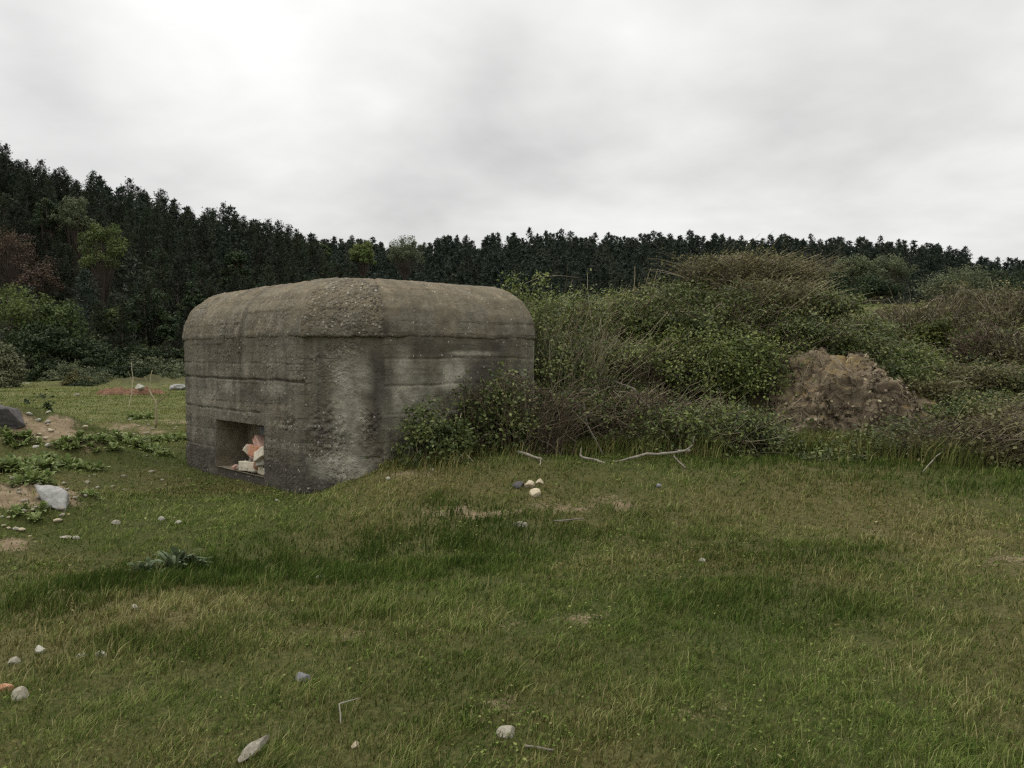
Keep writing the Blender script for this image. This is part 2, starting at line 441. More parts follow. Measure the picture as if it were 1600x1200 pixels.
M['creamstone'] = mat_rock('cream_stone', (.26, .215, .14), (.44, .375, .26), (.58, .51, .38), 14, bd=.008)
M['greystone'] = mat_rock('grey_stone', (.10, .10, .105), (.17, .17, .18), (.26, .26, .27), 14, bd=.006)
M['darkstone'] = mat_rock('dark_stone', (.045, .04, .042), (.085, .078, .078), (.14, .13, .125), 10, bd=.012)
M['greyboulder'] = mat_rock('grey_boulder', (.13, .128, .118), (.27, .265, .245), (.44, .43, .40), 6, bd=.02)
M['outcrop'] = mat_rock('lichened_outcrop', (.072, .054, .038), (.195, .152, .102), (.36, .295, .205), 7, (.23, .165, .07), .05)
M['redrubble'] = mat_rock('red_rubble', (.11, .06, .038), (.19, .105, .065), (.29, .18, .11), 5, bd=.05)
M['pinkbrick'] = mat_rock('pink_brick', (.26, .15, .115), (.40, .255, .20), (.50, .36, .295), 9, bd=.006)
M['whitestone'] = mat_rock('white_stone', (.17, .16, .125), (.36, .345, .29), (.52, .50, .45), 16, bd=.006)
M['creambrick'] = mat_rock('cream_block', (.34, .29, .21), (.50, .45, .35), (.62, .57, .46), 8, bd=.006)
M['orangebrick'] = mat_rock('orange_brick', (.27, .12, .065), (.40, .20, .12), (.52, .31, .21), 12, bd=.006)
M['bleached'] = mat_rock('bleached_wood', (.10, .088, .066), (.235, .21, .165), (.39, .36, .30), 16, bd=.006)
M['greywood'] = mat_rock('grey_wood', (.10, .085, .068), (.19, .165, .135), (.30, .27, .225), 9, bd=.006)
M['road'] = mat_rock('gravel_road', (.24, .23, .21), (.32, .31, .285), (.40, .39, .36), 3)

# ------------------------------------------------------------------ ground, hills, road
def build_ground():
    th_f = np.linspace(R(90 + 44), R(90 - 44), 430)
    th_b = np.linspace(R(90 - 44), R(90 - 316), 60)[1:-1]
    th = np.concatenate([th_f, th_b])
    r = np.concatenate([[.02], np.geomspace(.6, 90, 420), np.geomspace(95, 2500, 30)])
    X = np.outer(r, np.cos(th)); Y = np.outer(r, np.sin(th))
    Z = H(X, Y)
    V = np.stack([X, Y, Z], -1).reshape(-1, 3)
    nr, nt = X.shape
    i = np.arange(nr * nt).reshape(nr, nt)
    a, b = i[:-1], i[1:]
    F = np.stack([a, b, np.roll(b, -1, 1), np.roll(a, -1, 1)], -1).reshape(-1, 4)
    x, y = V[:, 0], V[:, 1]
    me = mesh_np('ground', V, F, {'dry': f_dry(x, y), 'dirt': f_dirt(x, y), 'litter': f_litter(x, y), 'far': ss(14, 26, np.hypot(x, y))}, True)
    tag(link('ground', me, M['ground']), kind='structure')
build_ground()

CREST_L = ([-900, -200, 0, 60, 170, 300, 420, 480, 500, 530, 570, 640, 700], [40, 120, 226, 252, 284, 322, 348, 368, 388, 412, 436, 480, 540])
CREST_F = ([-900, 300, 480, 560, 640, 700, 850, 1000, 1100, 1200, 1300, 1400, 1450, 1500, 1520, 1600, 2200], [384, 384, 380, 381, 386, 379, 371, 369, 372, 376, 380, 383, 388, 398, 410, 415, 430])
DL, DF, FOOT_L, FOOT_F, TREE_L, TREE_F = 105., 250., 57., 120., 5.6, 7.2
def left_hill_h(x, y):
    px = 800 + FPX * x / y
    top = np.interp(px, *CREST_L)
    zc = CZ + (558 - top) / FPX * DL - TREE_L
    f = np.clip((y - FOOT_L) / (DL - FOOT_L), 0, 1)
    return np.maximum(zc, -2) * (.75 * f + .25 * f * f) * (1 - ss(DL, 190, y)) + .8 * noise2(x * .08, y * .08, 71) * f - .3
def far_hill_h(x, y):
    px = 800 + FPX * x / y
    top = np.interp(px, *CREST_F)
    zc = CZ + (558 - top) / FPX * DF - TREE_F
    f = np.clip((y - FOOT_F) / (DF - FOOT_F), 0, 1)
    return zc * (1.15 * f - .15 * f * f) * (1 - ss(DF, 420, y)) + 1.2 * noise2(x * .04, y * .04, 72) * f - .3
def hill_mesh(name, fn, px0, px1, y0, y1, nx, ny):
    px = np.linspace(px0, px1, nx); ys = np.linspace(y0, y1, ny)
    PX, Y = np.meshgrid(px, ys); X = (PX - 800) / FPX * Y
    V = np.stack([X, Y, fn(X, Y)], -1).reshape(-1, 3)
    i = np.arange(nx * ny).reshape(ny, nx)
    F = np.stack([i[:-1, :-1], i[:-1, 1:], i[1:, 1:], i[1:, :-1]], -1).reshape(-1, 4)
    return tag(link(name, mesh_np(name, V, F, None, True), M['hill']), kind='structure')
hill_mesh('left_hill', left_hill_h, -900, 700, 56, 190, 120, 80)
hill_mesh('far_hill', far_hill_h, -900, 2200, 118, 420, 160, 60)

def build_road():
    xs = np.linspace(-44, -24.5, 40); y0 = 47.5 + .06 * (xs + 30)
    V = []
    for w in (-1.2, 1.2):
        V.append(np.stack([xs, y0 + w, H(xs, y0 + w) + .03], 1))
    V = np.concatenate(V); n = len(xs); i = np.arange(n - 1)
    F = np.stack([i, i + 1, n + i + 1, n + i], 1)
    tag(link('road', mesh_np('road', V, F), M['road']), kind='structure')
build_road()

# ------------------------------------------------------------------ the bunker
SHO, RX, RZ = 1.865, .66, .72
def build_bunker():
    root = empty('bunker', (*((pA + pC) / 2), 0))
    tag(root, 'weathered grey concrete pillbox with rounded roof and a low square opening in its left wall', 'bunker')
    off = np.array([*root.location[:2], 0.0])
    S0, S1, Z0, Z1, DEP = 1.15, 2.63, .06, .725, .46     # the opening, along the left wall and in height
    lens = [np.linalg.norm(POLY[(i + 1) % 8] - POLY[i]) for i in range(8)]
    starts = np.concatenate([[0], np.cumsum(lens)])
    step = .014
    us, edge = [], []
    for i in range(8):
        st = step if i < 4 else .12
        n = max(2, int(round(lens[i] / st)))
        s = np.linspace(0, lens[i], n + 1)[:-1]
        if i == 0:
            for q in (S0, S1): s[np.argmin(abs(s - q))] = q
        us.append(s); edge.append(np.full(len(s), i))
    s = np.concatenate(us); edge = np.concatenate(edge)
    u = starts[edge] + s
    Pa = np.array(POLY); Pb = np.roll(Pa, -1, 0)
    D = unit(Pb - Pa); Nn = np.stack([D[:, 1], -D[:, 0]], 1)
    base = Pa[edge] + D[edge] * s[:, None]
    # displacement normal: mitred and softened next to the corners
    nrm = Nn[edge].copy()
    for i in range(8):
        w = np.clip(1 - s / .06, 0, 1)[:, None] * (edge == i)[:, None]
        nrm = nrm * (1 - .5 * w) + Nn[i - 1] * .5 * w
        w2 = np.clip(1 - (lens[i] - s) / .06, 0, 1)[:, None] * (edge == i)[:, None]
        nrm = nrm * (1 - .5 * w2) + Nn[(i + 1) % 8] * .5 * w2
    nrm = unit(nrm)
    # mitre offset per edge corner for insets: linear blend along each edge
    mit = np.array([unit(Nn[i - 1] + Nn[i]) / np.dot(unit(Nn[i - 1] + Nn[i]), Nn[i]) for i in range(8)])
    fr = (s / np.array(lens)[edge])[:, None]
    inset = mit[edge] * (1 - fr) + mit[(edge + 1) % 8] * fr       # outward vector that keeps the edges parallel
    nu = len(s)
    cu, se = u, s
    # corner chipping amount
    dc = np.minimum(s, np.array(lens)[edge] - s)

    def features(U, E, S, Z, DC):
        left, cham, right = E == 0, E == 1, E == 2
        n1 = fbm2(U * 2.2, Z * 2.2, 4, 101); n2 = fbm2(U * 9, Z * 9, 3, 102); n3 = noise2(U * 30, Z * 30, 103); n4 = noise2(U * 60, Z * 60, 104)
        # eroded honeycomb areas of bare pebbles
        pit = blobs(U, Z, [(LL + .26, .82, .26, .24, 1), (LL + .16, .58, .20, .2, .9), (LL + .80, .72, .17, .32, .9), (LL + .88, .42, .15, .2, .8),
                           (LL - .35, .78, .45, .10, .6), (LL + .35, .62, .3, .12, .7), (LL + .45, 1.72, .5, .12, .45), (LL + .15, 1.62, .2, .2, .5)])
        pit = np.clip(pit * (1 + .8 * n2 + .5 * n1), 0, 1)
        peb = np.clip(.02 + .8 * n1 + pit * .9 + .18 * (left * ss(1.0, 1.9, Z)) - .3 * right + .30 * ss(SHO, SHO + .1, Z) * (cham | left) + .25 * n2, 0, 1)
        pale = blobs(U, Z, [(LL + .62, .22, .22, .10, 1), (LL + .45, .30, .35, .16, .7), (LL + .48, 1.05, .14, .5, .7), (LL + .62, .85, .12, .4, .55), (LL + .7, 1.3, .12, .3, .35),
                            (LL + CH + .25, 1.5, .12, .25, .5), (LL + CH + .35, 1.05, .35, .35, .45), (LL + CH + 1.05, 1.42, .22, .16, .75), (LL + CH + .95, 1.30, .2, .14, .6), (LL + CH + 1.35, 1.65, .35, .03, .8),
                            (LL + CH + .65, .75, .6, .2, .4), (1.7, 1.2, .3, .08, .3), (2.9, 1.2, .4, .1, .3), (.9, 1.02, .3, .12, .25)])
        pale = np.clip(pale * (1.35 + 1.4 * n2 + .6 * n1), 0, .9) + .75 * (E == 3) * ss(.1, .9, Z + .3 * n1) * (Z < SHO)
        sp = LL + CH
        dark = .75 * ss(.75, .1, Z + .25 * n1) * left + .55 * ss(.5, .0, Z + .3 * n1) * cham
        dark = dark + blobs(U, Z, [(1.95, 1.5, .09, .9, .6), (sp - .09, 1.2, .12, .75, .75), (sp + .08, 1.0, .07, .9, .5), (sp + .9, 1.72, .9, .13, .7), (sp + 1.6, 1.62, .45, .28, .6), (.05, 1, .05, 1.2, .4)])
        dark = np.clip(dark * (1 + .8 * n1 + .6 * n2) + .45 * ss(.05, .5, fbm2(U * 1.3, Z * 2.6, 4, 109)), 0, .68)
        d = .010 * n1 + .005 * n2 + .0022 * n3 + .0018 * n4 + peb * (.006 * n3 + .005 * n4)
        d = d - pit * (.022 + .022 * n3 + .018 * noise2(U * 22, Z * 22, 105))
        # formwork boards and pour lines
        bid = np.floor(Z / .13 + .3); d = d + (.0035 * _hash(bid, np.floor(U / 1.9 + .37 * bid), bid * 0, 7)) * (~cham)
        def groove(zc, w, dep, m):
            return -dep * m * np.exp(-((Z - zc - .012 * noise2(U * 3, Z * 0, 106)) / w) ** 2) * (1 + .6 * noise2(U * 7, Z * 0, 107))
        d = d + groove(1.31, .013, .022, left) + groove(.88, .013, .02, left * (S < 2.5)) + groove(1.52, .009, .009, left) + groove(.33, .01, .01, left * (S < 1.1))
        d = d + groove(1.255, .012, .018, right) + groove(1.58, .01, .014, right) + groove(.92, .01, .01, right)
        d = d + .006 * left * ss(1.31, 1.33, Z) - .012 * np.exp(-((U - 1.95) / .014) ** 2) * left - .010 * np.exp(-((U - 3.05) / .02) ** 2 - ((Z - 1.05) / .07) ** 2) * 2
        d = d - .008 * np.exp(-((U - LL - .1) / .008) ** 2) * ss(1.2, 1.3, Z) * cham - .006 * np.exp(-((U - LL - .32) / .008) ** 2) * ss(.95, 1.0, Z) * cham
        # worn corners
        cA = ((E == 0) & (S > 1)) | ((E == 1) & (S < .4))
        wear = np.exp(-(DC / np.where(cA, .10, .04)) ** 2)
        d = d - wear * (np.where(cA, .030, .012) + .012 * noise2(U * 0 + E, Z * 9, 108)) * (E < 4)
        return d, peb, pale, dark

    zs = np.concatenate([[-.9], np.arange(-.45, SHO - .01, step), [SHO]])
    for q in (Z0, Z1): zs[np.argmin(abs(zs - q))] = q
    nz = len(zs)
    U, Zg = np.meshgrid(u, zs); E = np.broadcast_to(edge, U.shape); S = np.broadcast_to(s, U.shape); DC = np.broadcast_to(dc, U.shape)
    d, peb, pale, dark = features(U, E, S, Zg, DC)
    # keep the rim of the opening close to the plane, set the wall under it back
    ins = (E == 0) & (S > S0 - .05) & (S < S1 + .05) & (Zg > Z0 - .05) & (Zg < Z1 + .05)
    chip = np.where(ins & (Zg > Z0 - .001), .35, 1.0); d = d * chip
    d = d - .012 * (E == 0) * ss(S0 + .02, S0 + .04, S) * (1 - ss(S1 - .04, S1 - .02, S)) * (Zg < Z0 - .001)
    P = np.zeros((nz, nu, 3))
    P[..., :2] = base[None] + nrm[None] * d[..., None] - inset[None] * .008 * (E == 1)[..., None]
    P[..., 2] = Zg
    V = P.reshape(-1, 3) - off
    idx = np.arange(nz * nu).reshape(nz, nu)
    a, b = idx[:-1], idx[1:]
    an, bn = np.roll(a, -1, 1), np.roll(b, -1, 1)
    keep = np.ones(a.shape, bool)
    snx = np.where(np.roll(edge, -1) == edge, np.roll(s, -1), np.array(lens)[edge]); sm = (s + snx) / 2; zm = (zs[:-1] + zs[1:]) / 2
    hole = (edge == 0)[None] & (sm > S0)[None] & (sm < S1)[None] & (zm > Z0)[:, None] & (zm < Z1)[:, None]
    F = np.stack([a, an, bn, b], -1)[keep & ~hole]
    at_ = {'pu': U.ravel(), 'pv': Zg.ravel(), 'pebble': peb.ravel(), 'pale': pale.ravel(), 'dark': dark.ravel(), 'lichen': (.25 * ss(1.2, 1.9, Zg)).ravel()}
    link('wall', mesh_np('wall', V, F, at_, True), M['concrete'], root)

    # roof: lip, quarter round, slightly domed top
    phi = np.linspace(0, math.pi / 2, 76)
    rows, zz, vv = [], [], []
    over = np.choose(np.minimum(edge, 4), [np.full(nu, .004), np.full(nu, .022), .022 - .016 * ss(.1, .4, s), np.full(nu, .016), np.full(nu, .008)])
    over = over + np.where(edge == 0, .012 * ss(.2, 0, s) + .026 * ss(LL - .1, LL, s), 0)
    rag = .007 * noise2(u * 6, u * 0, 120) + .006 * noise2(u * 17, u * 0, 121)
    rows.append((np.full(nu, -.08), np.full(nu, SHO - .02)))                                    # inner foot of the lip
    rows.append((over - .004, SHO - .022 + rag))
    for ph in phi: rows.append((over * math.cos(ph) - RX * (1 - math.cos(ph)), np.full(nu, SHO + .004 + RZ * math.sin(ph)) + rag * (math.cos(ph) ** 8)))
    O = np.array([r_[0] for r_ in rows]); Zr = np.array([r_[1] for r_ in rows])
    Ur = np.broadcast_to(u, O.shape); Er = np.broadcast_to(edge, O.shape); Sr = np.broadcast_to(s, O.shape)
    arc = np.concatenate([[0, 0], phi * .69])[:, None] + SHO + np.zeros_like(O)
    DCr = np.broadcast_to(dc, O.shape)
    dr, pebr, paler, darkr = features(Ur, Er, Sr, arc, DCr + .2)
    # joints: ridge seams at the chamfer, boards round the curve
    hip = np.where(Er == 2, Sr, 9.) ; hip = np.minimum(hip, np.where(Er == 1, CH - Sr, 9.))
    hs = hip * (1 - .55 * np.clip((arc - SHO) / 1.1, 0, 1))
    dr = dr - .030 * (Er != 0) * np.exp(-(hs / .025) ** 2) * (1 + .8 * noise2(Ur * 0, arc * 14, 122)) - .010 * np.exp(-((Ur - 1.95) / .018) ** 2) * (Er == 0)
    dr = dr + .004 * noise2(Ur * .4, np.floor(arc / .12) * 3.7, 123) + .012 * fbm2(Ur * 5, arc * 5, 3, 124)
    dr[:2] = 0
    darkr = np.clip(.7 * np.exp(-(hs / .06) ** 2) + .55 * np.exp(-((Ur - 1.97 - .05 * noise2(Ur * 0, arc * 4, 125)) / .06) ** 2) * (Er == 0)
                    + .35 * (Er == 2) * ss(.1, .6, fbm2(Ur * 2.5, arc * 3.5, 3, 126)) + .3 * ss(SHO + .18, SHO, arc) * (fbm2(Ur * 4, arc * 3, 3, 127) > 0), 0, .85)
    lich = np.clip(.35 + .8 * ss(SHO + .05, SHO + .75, arc) + .2 * (Er == 1), 0, 1)
    pebr = np.clip(pebr * (1 - .45 * (Er == 0)) + .45 * (Er == 1) + .05 - .1 * (Er == 0), 0, 1)
    P = np.zeros(O.shape + (3,))
    vert = np.clip(np.concatenate([[0, 0], np.sin(phi)]), 0, 1)[:, None]
    P[..., :2] = base[None] + inset[None] * O[..., None] + nrm[None] * (dr * np.sqrt(1 - vert ** 2 * .999))[..., None]
    P[..., 2] = Zr + dr * vert
    topring = P[-1].copy(); cen = np.array([*np.mean(POLY, 0), 0])
    caps = []
    for k in (.12, .3, .55, .8, .97):
        q = topring * (1 - k) + np.array([cen[0], cen[1], 0]) * k
        q[:, 2] = SHO + .004 + RZ + .05 * ss(0, 1, k) + .02 * fbm2(q[:, 0] * 3, q[:, 1] * 3, 3, 128)
        caps.append(q)
    P = np.concatenate([P, np.array(caps)])
    nzr = len(P)
    ext = lambda A, val=None: np.concatenate([A, np.repeat(A[-1:], 5, 0) if val is None else np.full((5, nu), val)]).ravel()
    V = P.reshape(-1, 3) - off
    idx = np.arange(nzr * nu).reshape(nzr, nu); a, b = idx[:-1], idx[1:]
    F = [np.stack([a, np.roll(a, -1, 1), np.roll(b, -1, 1), b], -1).reshape(-1, 4)]
    at_ = {'pu': ext(np.array(Ur)), 'pv': ext(arc), 'pebble': ext(pebr), 'pale': ext(np.clip(paler * .3, 0, 1)), 'dark': ext(darkr), 'lichen': ext(lich)}
    me = mesh_np('roof', V, F, at_, True)
    link('roof', me, M['concrete'], root)

    # the opening: jambs, head, sill and the blocked back
    n0 = Nn[0]
    def loc(sv, dep, z):
        return np.array([*(pL + D[0] * sv - n0 * dep), z])
    parts = []
    def quad(c00, c10, c11, c01, nx, ny, seed, amp=.012):
        gu, gv = np.meshgrid(np.linspace(0, 1, nx), np.linspace(0, 1, ny))
        P = (np.array(c00) * ((1 - gu) * (1 - gv))[..., None] + np.array(c10) * (gu * (1 - gv))[..., None] + np.array(c11) * (gu * gv)[..., None] + np.array(c01) * ((1 - gu) * gv)[..., None])
        nn = unit(np.cross(np.array(c10) - c00, np.array(c01) - c00))
        rim = np.minimum(np.minimum(gu, 1 - gu), np.minimum(gv, 1 - gv))
        P = P + nn * (amp * fbm2(gu * 7 + seed, gv * 7, 3, seed) * ss(0, .1, rim))[..., None]
        i = np.arange(nx * ny).reshape(ny, nx)
        F = np.stack([i[:-1, :-1], i[:-1, 1:], i[1:, 1:], i[1:, :-1]], -1).reshape(-1, 4)
        v = P.reshape(-1, 3) - off
        z = np.zeros(len(v))
        parts.append((v, F, {'pu': gu.ravel() * .8 + seed, 'pv': v[:, 2], 'pebble': z, 'pale': z + .3, 'dark': z, 'lichen': z + .9}))
    f = -.004
    quad(loc(S0, f, Z0), loc(S0, DEP, Z0), loc(S0, DEP, Z1), loc(S0, f, Z1), 20, 24, 1)
    quad(loc(S1, DEP, Z0), loc(S1, f, Z0), loc(S1, f, Z1), loc(S1, DEP, Z1), 20, 24, 2)
    quad(loc(S0, DEP, Z0), loc(S1, DEP, Z0), loc(S1, DEP, Z1), loc(S0, DEP, Z1), 40, 24, 3)
    quad(loc(S0, DEP, Z1), loc(S1, DEP, Z1), loc(S1, f, Z1), loc(S0, f, Z1), 40, 14, 4)
    quad(loc(S0, -.006, Z0), loc(S1, -.006, Z0), loc(S1, DEP, Z0), loc(S0, DEP, Z0), 40, 14, 5)
    v, F, a_ = join(parts)
    link('embrasure', mesh_np('embrasure', v, F, a_, True), M['concrete'], root)
    return loc
LOC = build_bunker()

# ------------------------------------------------------------------ stones, bricks
def stone_mesh(name, size, seed, mat, sub=4, cuts=9, rough=.12):
    rng = np.random.default_rng(seed)
    V, F = ICO[sub]; V = V.copy()
    for k in range(cuts):
        n = unit(rng.normal(size=3)); d = rng.uniform(.55, .85)
        ex = V @ n - d
        V = V - np.where(ex > 0, ex, 0)[:, None] * n
    V = V * (1 + rough * fbm3(V[:, 0] * 2.2, V[:, 1] * 2.2, V[:, 2] * 2.2, 4, seed))[:, None]
    V = V / np.abs(V).max(0) * np.array(size) * .5
    me = mesh_np(name, V, F, None, True); me.materials.append(mat)
    return me
def block_mesh(name, size, seed, mat, chip=.02, n=9):
    """A brick or squared block with broken corners."""
    bm = bmesh.new(); bmesh.ops.create_cube(bm, size=1)
    bmesh.ops.subdivide_edges(bm, edges=bm.edges[:], cuts=n, use_grid_fill=True)
    V = np.array([v.co[:] for v in bm.verts]) ; F = np.array([[v.index for v in f.verts] for f in bm.faces]); bm.free()
    rng = np.random.default_rng(seed)
    V = V * np.array(size)
    for k in range(3):
        sg = np.sign(rng.normal(size=3)); nn = unit(sg * rng.uniform(.4, 1, 3)); d = np.abs(np.array(size) * .5 * sg) @ np.abs(nn) * rng.uniform(.72, .93)
        ex = V @ nn - d
        V = V - np.where(ex > 0, ex, 0)[:, None] * nn
    f = 14
    V = V + unit(V) * (chip * fbm3(V[:, 0] * f, V[:, 1] * f, V[:, 2] * f, 3, seed))[:, None]
    me = mesh_np(name, V, F, None, True); me.materials.append(mat)
    return me

def stone(px, py, size, mat, label, seed, name='stone', cat='stone', group=None, rz=None, sink=.42, Y=None, tilt=(0, 0), cuts=9):
    p = gp(px, py) if Y is None else at(px, py, Y)
    if Y is not None: p[2] = H(p[0], p[1])
    o = link(name, stone_mesh(name, size, seed, M[mat], 5 if max(size) > .5 else 4, cuts))
    o.location = (p[0], p[1], p[2] + size[2] * (.5 - sink)); o.rotation_euler = (tilt[0], tilt[1], rz if rz is not None else seed * 1.7)
    return tag(o, label, cat, group)

STONES = [
    # px, py(base), (w, d, h), material, label, seed
    (808, 760, (.15, .13, .11), 'darkstone', 'dark grey stone at the left end of the little heap of stones on the grass', 11),
    (827, 759, (.14, .12, .10), 'creamstone', 'cream stone in the middle of the little heap, beside the dark stone', 12),
    (843, 755, (.09, .09, .10), 'creamstone', 'small upright cream stone at the right end of the little heap', 13),
    (837, 773, (.16, .12, .11), 'creamstone', 'angular cream stone lying in front of the little heap of stones', 14),
    (814, 822, (.16, .10, .08), 'palestone', 'flat pale stone half hidden in the long grass below the little heap', 15),
    (473, 1063, (.10, .075, .06), 'greystone', 'smooth blue grey pebble alone in the short grass', 16),
    (790, 1150, (.10, .08, .065), 'palestone', 'pinkish beige stone sunk in the short grass at the bottom of the photo', 17),
    (62, 1018, (.10, .055, .045), 'whitestone', 'long white stone made of two lumps, in the short grass near the left edge', 18),
    (126, 1027, (.075, .05, .035), 'palestone', 'small flat pale stone, middle one of the row of three pale stones on the left', 19),
    (158, 1026, (.07, .05, .05), 'whitestone', 'white pebble, right end of the row of three pale stones on the left', 20),
    (24, 1037, (.07, .06, .06), 'palestone', 'rounded greyish stone in the grass just below the long white stone', 21),
    (30, 1090, (.085, .075, .085), 'palestone', 'lumpy pale stone beside the orange brick fragment', 22),
    (555, 1167, (.045, .03, .035), 'creamstone', 'tiny yellowish white pebble near the bleached wood splinter', 23),
    (103, 842, (.12, .08, .07), 'palestone', 'two lobed pale stone on the bare ground in front of the grey boulder', 24),
    (181, 819, (.11, .08, .07), 'palestone', 'round pale stone in the grass, leftmost of three in front of the weeds', 25),
    (253, 812, (.075, .06, .06), 'whitestone', 'small white stone, middle of three in front of the weeds', 26),
    (278, 818, (.09, .07, .05), 'whitestone', 'flat white stone, rightmost of three below the bunker opening', 27),
    (502, 903, (.09, .06, .05), 'whitestone', 'white stone lying in the dark strip of long grass', 28),
    (209, 952, (.06, .05, .055), 'whitestone', 'white pebble at the lower edge of the dark long grass', 29),
    (433, 783, (.05, .04, .035), 'whitestone', 'tiny white pebble at the foot of the bunker wall', 30),
    (606, 748, (.06, .05, .04), 'whitestone', 'tiny white pebble on the grassy bank right of the bunker corner', 31),
    (675, 735, (.06, .04, .04), 'whitestone', 'tiny white pebble on the bank below the green bush by the bunker', 32),
    (1097, 877, (.06, .05, .045), 'whitestone', 'small white pebble alone on the grass in the middle of the meadow', 33),
    (1030, 760, (.10, .07, .05), 'greystone', 'small grey stone in the grass right of the long bleached branch', 34),
]
for (px, py, sz, mt, lab, sd) in STONES:
    stone(px, py, sz, mt, lab, sd)
stone(82, 787, (.50, .27, .21), 'greyboulder', 'pale grey angular boulder lying on the soil heap', 40, 'boulder', 'boulder', rz=-.3, tilt=(.15, .40), sink=.25, cuts=11)
stone(8, 1078, (.12, .05, .05), 'orangebrick', 'orange brick fragment at the left edge of the photo', 41, 'brick', 'brick', rz=-.3)
_p = at(-2, 650, 12.6)
_o = link('boulder', stone_mesh('boulder', (1.12, .7, .50), 47, M['darkstone'], 5, 16, .16)); _o.location = (_p[0], _p[1], _p[2] - .02); _o.rotation_euler = (.1, .16, -.25)
tag(_o, 'big dark grey slab at the left edge on top of the sandy heap', 'boulder')
stone(280, 604, (1.1, .6, .45), 'greyboulder', 'pale block beyond the left corner of the bunker', 43, 'boulder', 'boulder', sink=.3, Y=40, cuts=18)
stone(75, 648, (.12, .1, .08), 'palestone', 'pale stone on top of the sandy soil heap', 44, Y=13.4)
stone(120, 614, (.3, .2, .15), 'palestone', 'white stone far out on the meadow between the shrub and the red heap', 45, Y=34)

# little stones strewn over the bare soil at the left
rng = np.random.default_rng(49)
PEB = [stone_mesh('pebble', (1, .8, .6), 400 + k, M[('palestone', 'creamstone', 'palestone', 'whitestone')[k % 4]], 2, 8, .2) for k in range(8)]
for k in range(110):
    cx, cy, sx_, sy_ = [(30, 775, 45, 14), (75, 672, 40, 14), (205, 672, 35, 8), (20, 815, 40, 25), (150, 760, 60, 20), (1440, 640, 40, 15)][k % 6]
    q = gp(cx + rng.normal() * sx_, cy + rng.normal() * sy_)
    o = link('pebble', PEB[k % 8]); sc = rng.uniform(.03, .085) * (1.3 if q[1] > 11 else 1)
    o.scale = (sc, sc, sc); o.location = (q[0], q[1], q[2] + sc * .12); o.rotation_euler = (0, 0, rng.uniform(0, 6.28))
    tag(o, 'small stone strewn over bare soil', 'stone', 'small stones strewn over the bare soil')

# rubble in the opening
def rubble(sv, dep, z, size, mat, rot, label, seed, name='brick'):
    o = link(name, block_mesh(name, size, seed, M[mat], .012))
    p = LOC(sv, dep, z); o.location = p
    o.rotation_euler = (rot[0], rot[1], rot[2] + ANG + R(90))
    return tag(o, label, 'brick' if name == 'brick' else name.replace('_', ' '), 'rubble heaped in the bunker opening')
rubble(2.08, .13, .14, (.44, .24, .13), 'creambrick', (.05, .06, .05), 'large cream block lying flat at the bottom of the opening', 51)
rubble(2.44, .14, .12, (.32, .20, .10), 'creambrick', (0, -.05, -.12), 'cream block at the right end of the sill of the opening', 52)
rubble(1.75, .10, .085, (.34, .14, .05), 'palestone', (0, .03, .1), 'thin grey slab at the left end of the sill of the opening', 53)
rubble(2.22, .14, .30, (.44, .20, .13), 'pinkbrick', (.12, -.32, .1), 'large pink brick slanting on top of the cream block', 54)
rubble(2.34, .13, .43, (.34, .18, .12), 'pinkbrick', (.1, -.5, -.2), 'pink brick topmost on the right of the rubble', 55)
rubble(1.93, .19, .30, (.26, .16, .10), 'creambrick', (.1, -.6, .3), 'tilted cream brick leaning left of the pink bricks', 56)
rubble(2.06, .23, .43, (.22, .14, .10), 'orangebrick', (.2, -.75, .1), 'orange brick wedged at the back of the rubble', 57)
rubble(1.99, .30, .40, (.12, .10, .16), 'palestone', (.2, .3, .3), 'small pale lump standing high at the back of the rubble', 58)
rubble(2.47, .07, .24, (.16, .14, .12), 'whitestone', (.3, .2, .2), 'white lump squeezed against the right side of the opening', 59)
rubble(2.02, .40, .52, (.50, .10, .26), 'greystone', (0, .05, .03), 'grey slab standing against the back of the opening', 60)
rubble(2.40, .07, .34, (.30, .18, .14), 'orangebrick', (.3, -.2, .5), 'orange brick in the dark gap between the pink bricks', 61)
rubble(2.50, .05, .33, (.22, .16, .12), 'creambrick', (.3, .5, .2), 'cream lump under the topmost pink brick', 62)
rubble(1.82, .33, .20, (.24, .16, .16), 'greystone', (.2, .1, .5), 'grey lump behind the left end of the cream block', 63)
rubble(2.22, .08, .09, (.12, .07, .05), 'palestone', (.1, .1, .5), 'small pale chip on the edge of the sill', 64)

rng = np.random.default_rng(65)
CH_ = [stone_mesh('rubble_lump', (1, .8, .7), 650 + k, M[('creambrick', 'pinkbrick', 'palestone', 'orangebrick', 'creambrick', 'greystone')[k]], 3, 12, .15) for k in range(6)]
for k in range(60):
    dp = rng.uniform(.015, .20); sv = rng.uniform(1.66, 2.54 - 1.3 * dp); sc = rng.uniform(.05, .12)
    zz_ = .065 + max(0, (sv - 1.68) * .58) * rng.uniform(.3, 1) * (1 if dp > .05 else .35)
    o = link('rubble_lump', CH_[k % 6]); o.location = LOC(sv, dp, zz_ + sc * .2); o.scale = (sc, sc, sc); o.rotation_euler = tuple(rng.uniform(0, 6.28, 3))
    tag(o, 'small broken lump among the rubble heaped in the bunker opening', 'rubble', 'small lumps of rubble in the bunker opening')

